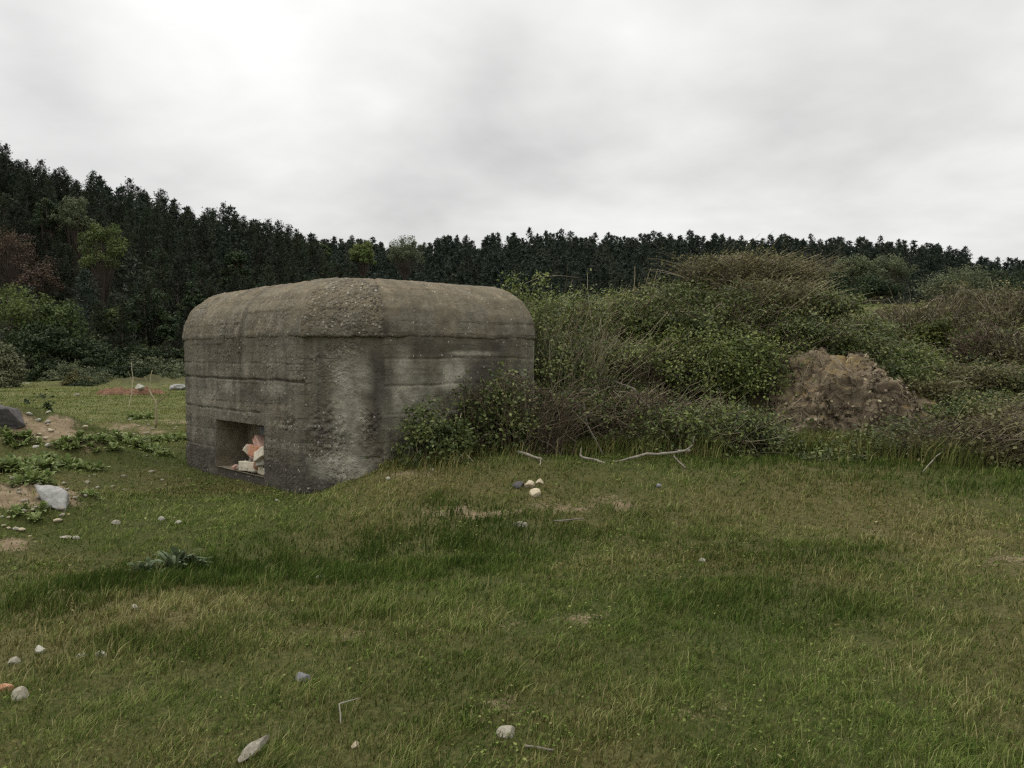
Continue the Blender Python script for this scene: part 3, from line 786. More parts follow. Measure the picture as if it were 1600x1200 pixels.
# ------------------------------------------------------------------ outcrop on the right
def build_outcrop():
    c = at(1318, 640, 12.4)
    root = empty('rock_outcrop', (c[0], c[1], float(H(c[0], c[1]))))
    tag(root, 'rounded brown rock covered in dry creeper beside the bramble thicket', 'rock')
    V, F = ICO[6]; V = V.copy(); D0 = V.copy()
    for n, d in (((-.7, -.3, .65), .86), ((.75, -.2, .6), .84), ((0, -1, .25), .88), ((.1, -.6, .8), .93)):
        n = unit(np.array(n)); ex = V @ n - d; V = V - np.where(ex > 0, ex, 0)[:, None] * n
    r = 1 + .20 * fbm3(D0[:, 0] * 1.6, D0[:, 1] * 1.6, D0[:, 2] * 1.6, 3, 201) + .14 * fbm3(D0[:, 0] * 5, D0[:, 1] * 5, D0[:, 2] * 5, 3, 202)
    cr = np.abs(noise3(D0[:, 0] * 5, D0[:, 1] * 5, D0[:, 2] * 5, 203)); r = r - .16 * np.exp(-(cr / .07) ** 2) + .06 * noise3(D0[:, 0] * 16, D0[:, 1] * 16, D0[:, 2] * 16, 204)
    V = V * r[:, None] * np.array([1.14, .80, .98])
    V[:, 2] *= 1.04 - .40 * ss(.15, 1.25, V[:, 0]) + .05 * ss(.1, -.4, V[:, 0]); V[:, 0] *= 1 + .12 * ss(.1, .9, V[:, 0])
    V = V + np.array([-.04, 0, .62 - float(root.location[2])])
    V2 = D0 * (r * (1 + .12 * noise3(D0[:, 0] * 3, D0[:, 1] * 3, D0[:, 2] * 3, 211)))[:, None] * np.array([.80, .5, .52]) + np.array([1.22, .30, .55 - float(root.location[2])])
    V2[:, 0] += .12; V2[:, 2] -= .22 * (V2[:, 0] - 1.2)
    F = np.concatenate([F, F + len(V)]); V = np.concatenate([V, V2]); D0 = np.concatenate([D0, D0])
    link('stone_body', mesh_np('stone_body', V, F, None, True), M['outcrop'], root)
    rng = np.random.default_rng(205); NB = len(D0) // 2
    k = rng.choice(len(V), 11000); N = unit(D0[k] + rng.normal(size=(11000, 3)) * .7)
    keep = (fbm3(D0[k, 0] * 3, D0[k, 1] * 3, D0[k, 2] * 3, 3, 206) > -.35) & (V[k, 2] > .1 - float(root.location[2])) & ~((D0[k, 2] > .35) & (D0[k, 0] < .1))
    P = V[k][keep] + D0[k][keep] * rng.uniform(.0, .06, (keep.sum(), 1)); n = keep.sum()
    l = leaves(P, N[keep], rng.uniform(.04, .10, n), rng.uniform(.03, .06, n), rng)
    # dry runners hugging the rock
    m = 260; st = rng.choice(np.nonzero(V[:NB, 2] > .2 - float(root.location[2]))[0], m); pts = []
    cur = D0[st] + 0; dirn = unit(rng.normal(size=(m, 3)) + np.array([0, 0, -.6]))
    for q in range(8):
        j = np.argmax(unit(cur) @ D0[:NB:6].T, 1) * 6
        pts.append(V[j] + D0[j] * .03 + rng.normal(size=(m, 3)) * .012); cur = cur + dirn * .085; 
    pts = np.stack(pts, 1)
    t = tubes(pts, np.broadcast_to(rng.uniform(.004, .009, (m, 1)), (m, 8)) + 0, 3, rng.random(m))
    v, F2, a_ = join([l, t])
    link('dry_creeper', mesh_np('dry_creeper', v, F2, a_), M['dryivy'], root)
build_outcrop()

# ------------------------------------------------------------------ bushes
def canes(n, rx, ry, rz, rng, arch=1.0, K=8, spread=.5, rad=(.004, .009), lean=(0, 0)):
    th = rng.uniform(0, 2 * math.pi, n); q = np.sqrt(rng.random(n)) * .75
    q = q if n > 40 else q * .15
    p0 = np.stack([np.cos(th) * rx * q, np.sin(th) * ry * q, np.full(n, -.05)], 1)
    ph = th + rng.normal(size=n) * .9
    out = np.stack([np.cos(ph) * rx, np.sin(ph) * ry, np.zeros(n)], 1) * rng.uniform(.2, 1, (n, 1)) * spread + np.array([lean[0], lean[1], 0])
    hgt = rz * rng.uniform(.55, 1.2, n) * np.where(rng.random(n) < .07, 1.35, 1)
    t = np.linspace(0, 1, K)[None, :, None]
    droop = rng.uniform(.1, .9, (n, 1, 1)) * arch
    P = p0[:, None] + out[:, None] * (t ** 1.3) * 1.6
    z = hgt[:, None, None] * (t * (1 + droop) - droop * t ** 2 * 1.15) 
    P = P + np.concatenate([np.zeros_like(z), np.zeros_like(z), z], 2)
    P = P + np.cumsum(rng.normal(size=(n, K, 3)) * .018 * rz ** .5, 1)
    rr = rng.uniform(*rad, (n, 1)) * np.linspace(1, .35, K)[None]
    return P, rr

def bush(name, loc, rx, ry, rz, nl, nc, leaf, label, cat='bush', leafsize=(.032, .066), cane='cane', seed=0, group=None, arch=1.0, straw=0,
         rad=(.004, .009), lump=.5, up=.5, shell=.22, parts=('foliage', 'stem_tangle'), rz_rot=0, lean=(0, 0), spread=.5):
    rng = np.random.default_rng(1000 + seed); Ynear = loc[1] < 30
    root = empty(name, loc, rz_rot)
    tag(root, label, cat, group)
    P, rr = canes(max(nc, 6), rx, ry, rz, rng, arch, 8, spread, rad, lean)
    if nl:
        n = int(nl * .7)
        d = rng.normal(size=(n, 3)); d[:, 2] = np.abs(d[:, 2]) * 1.0 - .12; d = unit(d)
        r = 1 - np.abs(rng.normal(size=n)) * shell
        lum = 1 + lump * fbm3(d[:, 0] * 2.3 + seed, d[:, 1] * 2.3, d[:, 2] * 2.3, 3, seed)
        p = d * (r * lum)[:, None] * np.array([rx, ry, rz])
        cl = fbm3(p[:, 0] * 3.2 / max(rx, .3) * 1.2 + seed, p[:, 1] * 3.2 / max(rx, .3), p[:, 2] * 3.2 / max(rx, .3), 3, seed + 5)
        hol = fbm3(p[:, 0] * 1.9 + seed * 3, p[:, 1] * 1.9, p[:, 2] * 1.9, 2, 77) if rz > .45 and Ynear else np.full(n, .5)
        keep = (cl + rng.normal(size=n) * .18 > -.12) & (hol + rng.normal(size=n) * .08 > -.16)
        p, d, cl = p[keep], d[keep], cl[keep]
        # sprays: little rosettes of leaves standing out of the mass, with dark gaps between
        ms = max(12, int(nl / 26)); ds = rng.normal(size=(ms, 3)); ds[:, 2] = np.abs(ds[:, 2]) - .1; ds = unit(ds)
        lum = 1.02 + lump * fbm3(ds[:, 0] * 2.3 + seed, ds[:, 1] * 2.3, ds[:, 2] * 2.3, 3, seed) + .10 * rng.normal(size=ms)
        cs = ds * lum[:, None] * np.array([rx, ry, rz])
        hs_ = fbm3(cs[:, 0] * 1.9 + seed * 3, cs[:, 1] * 1.9, cs[:, 2] * 1.9, 2, 77) > (-.12 if Ynear else -9)
        ds, cs = ds[hs_], cs[hs_]; ms = len(ds); k = np.repeat(np.arange(ms), 26); sr = min(.12, rx * .16) * rng.uniform(.6, 1.4, ms)
        p = np.concatenate([p, cs[k] + rng.normal(size=(len(k), 3)) * sr[k][:, None] * np.array([1, 1, .6])]); d = np.concatenate([d, ds[k]])
        cl = np.concatenate([cl - .1, np.repeat(rng.normal(.10, .30, ms), 26)])
        # leaves along the outgrown canes
        k = rng.integers(0, len(P), nl // 4); tt = rng.integers(4, 8, nl // 4)
        q = P[k, tt] + rng.normal(size=(len(k), 3)) * .04
        pc = np.concatenate([p, q]); dc = np.concatenate([d, rng.normal(size=q.shape) + [0, 0, .5]])
        n = len(pc)
        N = unit(dc * .8 + rng.normal(size=(n, 3)) * .75 + np.array([0, -.0, up]))
        ls = rng.uniform(*leafsize, n)
        tone = np.clip(.45 + .9 * np.concatenate([cl, np.full(len(q), .15)]) + rng.normal(size=n) * .2, 0, 1)
        v, F, a_ = leaves(pc, N, ls, ls * rng.uniform(.5, .8, n), rng, tone)
        link(parts[0], mesh_np(parts[0], v, F, a_), M[leaf], root)
    if nc:
        T_ = [tubes(P, rr, 3, rng.random(len(P)))]
        if nc >= 100:
            # runners sprawling over the outside of the bush, every way but straight up
            mr = int(nc * .8); d0 = rng.normal(size=(mr, 3)); d0[:, 2] = np.abs(d0[:, 2]) - .05; d0 = unit(d0)
            dd = unit(rng.normal(size=(mr, 3)) * np.array([1, 1, .55])); q_ = []
            for j in range(8):
                dj = unit(d0 + dd * (j * .13))
                lj = 1.0 + lump * fbm3(dj[:, 0] * 2.3 + seed, dj[:, 1] * 2.3, dj[:, 2] * 2.3, 3, seed) + .05 * np.sin(j * 1.3 + np.arange(mr))
                q_.append(dj * lj[:, None] * np.array([rx, ry, rz]) + rng.normal(size=(mr, 3)) * .014)
            T_.append(tubes(np.stack(q_, 1), rng.uniform(rad[0] * .7, rad[1] * .7, (mr, 1)) * np.linspace(1, .4, 8)[None], 3, np.clip(rng.random(mr) * 1.1, 0, 1)))
        v, F, a_ = join(T_)
        link(parts[1], mesh_np(parts[1], v, F, a_), M[cane], root)
    if straw:
        P2, r2 = canes(straw, rx, ry, rz * 1.1, rng, .8, 6, .3, (.003, .006), lean=(.34, -.06))
        v, F, a_ = tubes(P2, r2, 3, rng.random(len(P2)))
        link('dry_stalk', mesh_np('dry_stalk', v, F, a_), M['straw'], root)
    return root

def gbush(px, py, rx, ry, rz, nl, nc, leaf, label, seed, Y=None, **kw):
    p = gp(px, py) if Y is None else at(px, py, Y)
    if Y is not None: p[2] = H(p[0], p[1])
    if Y is None and p[1] > 17.5:
        p = at(px, py, 15.2); p[2] = H(p[0], p[1])
    p[2] -= .06
    return bush(kw.pop('name', 'bramble_bush'), p, rx, ry, rz, nl, nc, leaf, label, seed=seed, **kw)

# against the bunker
bush('bramble_bush', (-.92, 9.55, .30), .48, .32, .60, 3000, 50, 'brambledark', 'low dark green leafy bush growing against the right wall of the bunker', seed=1, cat='bush')
bush('dead_bush', (.02, 10.30, .34), .85, .50, .98, 1500, 300, 'brambledark', 'brown tangle of dead twigs heaped against the right wall of the bunker', seed=2, cane='twig', arch=1.3, lean=(.15, -.05), parts=('foliage', 'twig_tangle'))
bush('bramble_bush', (-.32, 10.15, .34), .50, .3, .86, 3000, 70, 'brambledark', 'small leafy bush between the green bush and the dead twigs at the bunker wall', seed=3, cat='bush')
bush('bramble_bush', (.80, 11.65, .40), .62, .55, 1.75, 6000, 170, 'brambledark', 'tall dark bramble pressed against the right end of the bunker', seed=4, straw=60, cat='bush')
bush('bramble_bush', (.25, 13.35, 1.35), .62, .6, 1.35, 4500, 60, 'bramble', 'leafy bramble rising behind the right end of the bunker roof', seed=5, cat='bush')
# the thicket, from its foot to its crest
TH = [
    (905, 697, .75, .5, .95, 2300, 340, 'brambledark', 'dead cane bramble at the foot of the thicket, behind the leaning grey sticks', 'twig', 40),
    (990, 702, .80, .5, 1.05, 2600, 320, 'brambledark', 'brown bramble behind the long bleached branch at the foot of the thicket', 'twig', 60),
    (1080, 706, .75, .5, .80, 3000, 190, 'bramble', 'green bramble at the foot of the thicket, above the right end of the bleached branch', 'cane', 30),
    (1155, 706, .65, .5, .75, 3000, 170, 'brambledark', 'dark leafy bramble at the foot of the thicket, left of the brown rock', 'cane', 30),
    (905, 610, .75, .6, 1.0, 4200, 220, 'brambledark', 'bramble with long straw stalks right of the bunker end', 'cane', 140),
    (985, 610, .80, .6, 1.05, 3200, 320, 'bramble', 'reddish brown cane tangle in the middle of the thicket', 'twig', 70),
    (1080, 600, .85, .6, 1.05, 6000, 120, 'bramble', 'bright green leafy bramble in the middle of the thicket', 'cane', 30),
    (1160, 600, .80, .6, 1.0, 6000, 120, 'bramble', 'bright green leafy bramble just left of the top of the brown rock', 'cane', 20),
    (870, 545, .75, .6, 1.05, 4500, 200, 'bramble', 'olive bramble with grassy stalks beside the rounded end of the bunker', 'cane', 130),
    (960, 535, .80, .6, 1.0, 4500, 200, 'bramble', 'pale stalked bramble below the left crest of the thicket', 'cane', 160),
    (1055, 530, .80, .6, 1.0, 5200, 160, 'brambledark', 'dark leafy bramble below the saddle of the thicket crest', 'cane', 60),
    (1150, 530, .85, .6, 1.05, 5200, 170, 'brambledark', 'leafy bramble on the slope under the highest part of the thicket', 'cane', 50),
    (1245, 550, .80, .6, .85, 5400, 170, 'brambledark', 'dark bramble on the slope right above the brown rock', 'cane', 40),
    (1315, 555, .70, .6, .60, 4600, 130, 'brambledark', 'low dark green bramble on the right flank of the thicket', 'cane', 30),
    (890, 488, .80, .6, .75, 4200, 140, 'bramble', 'light green bramble on the left end of the thicket crest', 'cane', 120),
    (975, 478, .85, .6, .70, 4000, 160, 'bramble', 'straw coloured bramble on the low part of the thicket crest', 'cane', 150),
    (1060, 458, .85, .6, .70, 4400, 170, 'olive', 'olive bramble on the rising part of the thicket crest', 'cane', 120),
    (1145, 445, .90, .6, .72, 3600, 320, 'olive', 'brownish twiggy bramble on the left half of the thicket summit', 'cane', 140),
    (1205, 442, .85, .6, .62, 4400, 240, 'olive', 'twiggy olive bramble on the right half of the thicket summit', 'cane', 100),
    (1265, 482, .75, .6, .42, 4200, 160, 'brambledark', 'bramble on the steep right shoulder of the thicket crest', 'cane', 15),
    (1318, 520, .75, .6, .34, 4200, 120, 'brambledark', 'dark bramble where the thicket crest runs down to the right', 'cane', 10),
    (1375, 592, .55, .45, .42, 3600, 60, 'brambledark', 'dark green bush tucked behind the right shoulder of the brown rock', 'cane', 10),
    (1385, 565, .80, .6, .50, 4200, 130, 'bramble', 'low green bush at the right end of the thicket above the soil patch', 'cane', 40),
    (1425, 716, .75, .45, .55, 3600, 170, 'brambledark', 'low dark bramble right below the brown rock', 'cane', 60),
    (1510, 720, .80, .45, .75, 1800, 330, 'olive', 'reddish brown low bramble in front of the grassy slope', 'twig', 60),
    (1600, 720, .80, .45, .85, 2200, 320, 'olive', 'brown low bramble at the right edge of the photo', 'twig', 60),
    (1290, 716, .75, .3, .24, 2400, 80, 'brambledark', 'low dark green strip of bramble at the foot of the brown rock', 'cane', 60),
    (1480, 650, .60, .45, .40, 3000, 90, 'brambledark', 'low green bush on the slope behind the reddish bramble', 'cane', 30),
    (1555, 665, .75, .5, .55, 3200, 160, 'olive', 'low olive scrub on the slope left of the pale twiggy bush', 'cane', 40),
    (1430, 610, .60, .45, .35, 2600, 110, 'olive', 'low dry scrub on top of the soil bank right of the brown rock', 'twig', 40),
    (1640, 670, .80, .5, .70, 3200, 160, 'olive', 'low olive scrub just beyond the right edge of the photo', 'cane', 40),
    (1500, 596, .70, .5, .45, 2800, 140, 'olive', 'low dry scrub beside the small patch of grass on the slope', 'cane', 50),
    (1570, 600, .80, .5, .50, 2800, 170, 'brambledark', 'low dark scrub on the slope under the tall brownish bush at the right edge', 'twig', 40),
    (1530, 640, .60, .45, .40, 2600, 120, 'brambledark', 'low scrub just below the dark twiggy bush on the slope', 'cane', 40),
    (1640, 610, .80, .5, .55, 2800, 140, 'olive', 'low scrub beyond the right edge of the photo on the slope', 'cane', 40),
    (1475, 690, .60, .4, .45, 2600, 140, 'brambledark', 'dark scrub between the reddish bramble and the grassy slope', 'twig', 30),
    (1100, 480, .70, .6, .6, 4200, 120, 'brambledark', 'dark green bramble just under the left summit of the thicket', 'cane', 40),
    (1200, 490, .80, .6, .75, 4200, 200, 'olive', 'bramble full of dry canes under the middle of the summit', 'cane', 120),
]
for k, (px, py, rx, ry, rz, nl, nc, leaf, lab, cane, straw) in enumerate(TH):
    gbush(px, py, rx, ry, rz * (.80 if px < 1240 else .72), int(nl * 1.2), int(nc * .9), leaf, lab, 20 + k, cane=cane, straw=straw, group='brambles of the thicket', cat='bramble',
          arch=1.5 if cane == 'twig' else 1.25, spread=.75)

# scrub on the rising ground to the right
SC = [
    (1440, 548, 22, 1.05, .9, 1.35, 2600, 420, 'olive', 'tall twiggy olive brown bush left of the yellow green gorse', 'thorn_bush', 'cane', 0),
    (1462, 560, 19.5, .55, .5, .80, 6500, 20, 'gorse', 'rounded yellow green gorse bush on the slope', 'gorse_bush', 'cane', 0),
    (1525, 535, 24, 1.2, .9, 1.25, 3600, 300, 'olive', 'olive brown bush behind and right of the gorse', 'thorn_bush', 'cane', 0),
    (1590, 560, 21, 1.1, .9, 1.35, 3000, 360, 'olive', 'tall brownish bush at the right edge of the photo', 'thorn_bush', 'cane', 0),
    (1545, 620, 16.2, .75, .6, .95, 2000, 380, 'brambledark', 'dark twiggy bush on the grass slope at the right', 'thorn_bush', 'twig', 0),
    (1605, 640, 15.5, .65, .6, .85, 2400, 300, 'olive', 'pale twiggy bush cut by the right edge of the photo', 'thorn_bush', 'cane', 0),
    (1390, 520, 24, .9, .8, .7, 3000, 200, 'russet', 'reddish brown bush in the gap right of the thicket', 'thorn_bush', 'twig', 0),
    (1345, 515, 23, 1.0, .8, .55, 5000, 100, 'brambledark', 'dark bush behind the right shoulder of the thicket', 'thorn_bush', 'cane', 0),
    (1660, 560, 21, 1.3, .9, 1.4, 3000, 300, 'olive', 'brown bush beyond the right edge of the photo', 'thorn_bush', 'cane', 0),
]
for k, (px, py, Y, rx, ry, rz, nl, nc, leaf, lab, nm, cane, straw) in enumerate(SC):
    gbush(px, py, rx, ry, rz, nl, nc, leaf, lab, 80 + k, Y=Y, name=nm, cane=cane, group='scrub on the slope at the right', cat='bush', leafsize=(.05, .09), rad=(.006, .014))

# bushes of the left field and along the foot of the wood
FB = [
    (66, 626, None, .30, .28, .62, 3200, 6, 'broaddark', 'small dark juniper alone on the meadow at the left', 'juniper', (.05, .09)),
    (56, 627, None, .42, .3, .30, 1800, 6, 'broaddark', 'low dark shrub hugging the foot of the lone juniper', 'juniper', (.05, .09)),
    (0, 604, 42, .95, .9, 2.0, 5200, 6, 'palebush', 'pale grey green dome shaped bush at the left edge of the photo', 'round_bush', (.10, .18)),
    (112, 592, 50, 1.6, 1.0, 1.1, 2600, 20, 'broadgrey', 'grey green low bush on the earth bank below the wood', 'round_bush', (.10, .18)),
    (190, 597, 47, .95, .8, 1.0, 2600, 10, 'broaddark', 'dark rounded bush behind the red rubble heap', 'round_bush', (.10, .18)),
    (240, 590, 50, 2.0, 1.2, 1.3, 3000, 20, 'broadgrey', 'wide grey green bush in front of the wood left of the bunker', 'round_bush', (.10, .18)),
    (275, 585, 54, 1.6, 1.0, 1.1, 2600, 20, 'broaddark', 'dark bush at the foot of the wood beside the bunker edge', 'round_bush', (.10, .18)),
    (60, 596, 53, 1.9, 1.0, 1.8, 3000, 20, 'broaddark', 'dark bush at the foot of the wood behind the road', 'round_bush', (.10, .20)),
    (160, 585, 55, 2.4, 1.2, 1.9, 3200, 20, 'broaddark', 'dark spreading bush at the foot of the wood above the earth bank', 'round_bush', (.10, .20)),
    (222, 578, 57, 2.2, 1.2, 2.2, 3200, 20, 'broaddark', 'dark bush with bare twigs under the pines', 'round_bush', (.10, .20)),
]
for k, (px, py, Y, rx, ry, rz, nl, nc, leaf, lab, nm, ls) in enumerate(FB):
    gbush(px, py, rx, ry, rz, nl, nc, leaf, lab, 110 + k, Y=Y, name=nm, leafsize=ls, rad=(.008, .02), cat='juniper' if nm == 'juniper' else 'bush', shell=.3)

rng = np.random.default_rng(140)
for k in range(26):
    px = rng.uniform(100, 330); Y = rng.uniform(54.5, 58.5)
    gbush(px, 0, rng.uniform(1.0, 1.9), .9, rng.uniform(.9, 2.2), 1500, 12, ('broaddark', 'broaddark', 'broadgrey')[k % 3], 'dark shrub in the undergrowth along the foot of the left wood', 140 + k, Y=Y,
          name='shrub', leafsize=(.12, .24), rad=(.01, .02), group='undergrowth shrubs along the left wood', cat='shrub', shell=.3)
for k in range(16):
    px = rng.uniform(95, 285); Y = rng.uniform(43.5, 49.5)
    gbush(px, 0, rng.uniform(.4, .9), .5, rng.uniform(.3, .7), 700, 12, ('broadgrey', 'olive', 'broaddark')[k % 3], 'low scrubby shrub on the earth bank at the far side of the meadow', 170 + k, Y=Y,
          name='shrub', leafsize=(.07, .14), rad=(.008, .015), group='low shrubs on the far earth bank', cat='shrub', shell=.3)

# ------------------------------------------------------------------ leafy weeds
def rosette(name, px, py, n, r, h, mat, label, seed, cat='weed', spiky=False, group=None):
    rng = np.random.default_rng(3000 + seed)
    p = gp(px, py)
    parts = []
    plants = max(1, int(n / 17))
    for q in range(plants):
        c = np.array([np.clip(rng.normal(), -1.3, 1.3) * r * .45, np.clip(rng.normal(), -1.3, 1.3) * r * .35, 0]) if plants > 1 else np.zeros(3)
        c[2] = float(H(p[0] + c[0], p[1] + c[1])) - p[2]
        m = 26; th = rng.uniform(0, 2 * math.pi, m); el = rng.uniform(.15, 1.3, m)
        L = rng.uniform(.35, 1, m) * (h * (1.35 if spiky else 1) * rng.uniform(.4, 1.1) if plants > 1 else r); W = L * (rng.uniform(.22, .4, m) if not spiky else rng.uniform(.16, .26, m))
        dirv = np.stack([np.cos(th) * np.cos(el), np.sin(th) * np.cos(el), np.sin(el)], 1)
        side = unit(np.cross(dirv, np.array([0, 0, 1.]))); upv = np.cross(side, dirv)
        b0 = c + dirv * (L * .08)[:, None]
        rows = []
        for t, w, dz in ((.0, .12, 0), (.3, .8, .05), (.6, 1.0, .02), (.85, .6, -.10), (1.0, .05, -.2)):
            ctr = b0 + dirv * (L * t)[:, None] + np.array([0, 0, 1.]) * (L * dz)[:, None]
            ww = (W * .5 * w)[:, None] * (1 + (.5 if spiky else .15) * rng.normal(size=(m, 1)))
            rows.append(np.stack([ctr - side * ww + upv * ww * .3, ctr, ctr + side * ww + upv * ww * .3], 1))
        V = np.stack(rows, 1).reshape(-1, 3)
        i = np.arange(m * 15).reshape(m, 5, 3)
        F = np.stack([i[:, :-1, :-1], i[:, :-1, 1:], i[:, 1:, 1:], i[:, 1:, :-1]], -1).reshape(-1, 4)
        parts.append((V, F, {'rnd': np.repeat(np.clip(rng.normal(.5, .25, m), 0, 1), 15)}))
    v, F, a_ = join(parts)
    o = link(name, mesh_np(name, v, F, a_), M[mat]); o.location = p
    return tag(o, label, cat, group)
WEEDS = [
    (20, 735, 520, .55, .26, 'big bright green weed patch at the left edge above the soil heap'),
    (85, 728, 420, .45, .24, 'bright green weed patch right of the patch at the left edge'),
    (130, 735, 240, .32, .2, 'weed patch above the grey boulder, right end of the bright green weeds'),
    (55, 752, 180, .28, .18, 'weeds growing just behind the grey boulder'),
    (45, 800, 110, .20, .16, 'grey green leafy plant on the soil in front of the grey boulder'),
    (30, 690, 240, .45, .2, 'weeds below the big dark slab'),
    (105, 694, 160, .3, .18, 'weeds at the foot of the sandy heap'),
    (150, 690, 240, .45, .22, 'weed clump on the dark little mound'),
    (190, 688, 260, .5, .2, 'low weeds between the dark mound and the pale sandy patch'),
    (225, 700, 240, .5, .2, 'low weeds in front of the pale sandy patch'),
    (265, 690, 300, .55, .24, 'weeds at the left foot of the bunker'),
    (215, 655, 260, .55, .3, 'dark green weed clump beside the bare sapling'),
    (250, 712, 130, .3, .16, 'weed tuft near the left corner of the bunker, in the short grass'),
    (140, 775, 90, .25, .12, 'thin weeds in the grass right of the grey boulder'),
]
for k, (px, py, n, r, h, lab) in enumerate(WEEDS):
    rosette('weed_clump', px, py, n, r, h, 'weed', lab, k, group='weeds on the left')
rosette('thistle', 262, 888, 90, .22, .20, 'thistle', 'grey green thistle rosette, left plant at the edge of the long grass', 40, 'thistle', True)
rosette('thistle', 303, 884, 80, .2, .19, 'thistle', 'grey green thistle rosette, right plant at the edge of the long grass', 41, 'thistle', True)
rosette('thistle', 232, 892, 54, .14, .14, 'thistle', 'small thistle left of the two big thistle rosettes', 42, 'thistle', True)

# ------------------------------------------------------------------ red rubble heap, white block
def build_heap():
    p = gp(205, 616)
    xs, ys = np.meshgrid(np.linspace(-1.6, 1.6, 90), np.linspace(-.6, .6, 40))
    e = np.clip(1 - (xs / 1.55) ** 2 - (ys / .55) ** 2, 0, 1)
    z = e ** .5 * (.30 + .14 * noise2(xs * 2.0, ys * 2, 301) + .12 * ss(.4, 1.2, xs)) + e ** .3 * .22 * fbm2(xs * 6, ys * 6, 4, 302) - .08
    V = np.stack([xs, ys, z + H(p[0] + xs, p[1] + ys) - p[2]], -1).reshape(-1, 3)
    i = np.arange(3600).reshape(40, 90)
    F = np.stack([i[:-1, :-1], i[:-1, 1:], i[1:, 1:], i[1:, :-1]], -1).reshape(-1, 4)
    o = link('rubble_heap', mesh_np('rubble_heap', V, F, None, False), M['redrubble']); o.location = p
    tag(o, 'low heap of red brown rubble out on the meadow', 'rubble heap')
    b = link('stone', stone_mesh('stone', (.42, .3, .28), 61, M['whitestone'])); b.location = (p[0] + .55, p[1] - .38, p[2] + .33)
    tag(b, 'white block lying on the red rubble heap', 'stone')
build_heap()

# ------------------------------------------------------------------ dead branches and stems
def branch(name, paths, mat, label, cat='branch', ground=False, seed=0):
    """paths: lists of (point, radius); resampled with a little wobble into one mesh."""
    rng = np.random.default_rng(500 + seed); parts = []
    for pth in paths:
        P = np.array([q[0] for q in pth]); rr = np.array([q[1] for q in pth]) * .72
        t = np.linspace(0, len(P) - 1, 5 * (len(P) - 1) + 1)
        Q = np.stack([np.interp(t, range(len(P)), P[:, k]) for k in range(3)], 1); r = np.interp(t, range(len(P)), rr)
        w = np.cumsum(rng.normal(size=Q.shape) * r.mean() * .38, 0); w -= np.linspace(0, 1, len(t))[:, None] * w[-1]
        r = r * (1 + .12 * rng.normal(size=len(t)))
        parts.append(tubes((Q + w)[None], np.abs(r)[None], 7, np.array([rng.random()])))
    v, F, a_ = join(parts)
    o0 = np.array([*v.mean(0)[:2], v[:, 2].min()])
    o = link(name, mesh_np(name, v - o0, F, a_, True), M[mat]); o.location = o0
    return tag(o, label, cat)
def gpt(px, py, lift=.02):
    p = gp(px, py); p[2] += lift; return p
def apt(px, py, Y): return at(px, py, Y)
branch('dead_branch', [[(gpt(810, 713, .05), .028), (gpt(846, 723, .04), .024)], [(gpt(846, 723, .04), .012), (gpt(843, 730, .0), .008)]], 'bleached', 'short bleached branch lying in the grass above the little heap of stones', seed=1)
y1 = gp(930, 722)[1]
branch('dead_branch', [[(apt(906, 711, y1 + .05), .02), (apt(928, 717, y1), .022), (apt(950, 726, y1 - .1), .03)], [(apt(906, 711, y1 + .05), .012), (apt(908, 700, y1 + .1), .006)]], 'bleached', 'bleached branch lying left of the long curved branch', seed=2)
y1 = gp(1000, 722)[1]
branch('dead_branch', [[(apt(960, 721, y1), .016), (apt(1010, 710, y1), .022), (apt(1050, 706, y1 + .1), .024), (apt(1078, 704, y1 + .15), .022)],
                       [(apt(1068, 706, y1 + .12), .014), (apt(1082, 695, y1 + .12), .011), (apt(1085, 682, y1 + .1), .007)]], 'bleached', 'long curved bleached branch with an upturned twig at its right end', seed=3)
branch('dead_branch', [[(gpt(1053, 720, .05), .016), (gpt(1071, 733, .01), .011)]], 'greywood', 'short grey stick in the grass under the right end of the long branch', seed=4)
y1 = gp(945, 712)[1]
branch('dead_branch', [[(apt(893, 640, y1 + .4), .012), (apt(918, 665, y1 + .2), .016), (apt(943, 712, y1), .018)], [(apt(920, 668, y1 + .2), .012), (apt(911, 626, y1 + .3), .008)]], 'greywood', 'forked grey stick leaning against the foot of the thicket', seed=5)
y1 = gp(1050, 705)[1]
branch('dead_branch', [[(apt(960, 596, y1 + .9), .012), (apt(992, 610, y1 + .6), .016), (apt(1020, 645, y1 + .3), .018), (apt(1050, 680, y1 + .05), .020), (apt(1049, 702, y1), .014)]], 'greywood', 'long grey branch slanting down across the front of the thicket', seed=6)
branch('dead_branch', [[(gpt(1442, 742, .03), .008), (gpt(1462, 730, .12), .010), (gpt(1490, 718, .22), .012)]], 'bleached', 'thin pale branch sticking out of the grass below the reddish bramble', seed=7)
_a, _b = gp(372, 1197), gp(417, 1158)
_me = stone_mesh('wood_splinter', (.23, .060, .045), 71, M['bleached'], 4, 16, .10)
_o = link('wood_splinter', _me); _o.location = ((_a[0] + _b[0]) / 2, (_a[1] + _b[1]) / 2, float((_a[2] + _b[2]) / 2) + .022)
_o.rotation_euler = (.25, -.06, math.atan2(_b[1] - _a[1], _b[0] - _a[0])); tag(_o, 'bleached splinter of wood in the short grass at the bottom of the photo', 'wood')
branch('dead_branch', [[(gpt(866, 822, .05), .010), (gpt(912, 818, .05), .008)]], 'greywood', 'thin grey stick half buried in the long grass right of the flat stone', seed=9)
branch('dead_branch', [[(gpt(820, 1172, .02), .008), (gpt(865, 1180, .02), .006)]], 'greywood', 'thin grey twig in the grass right of the pinkish stone', seed=10)
branch('dead_branch', [[(gpt(533, 1136, .01), .004), (gpt(530, 1118, .05), .005), (gpt(560, 1112, .06), .003)]], 'bleached', 'tiny bent pale stalk above the yellowish pebble', seed=11)
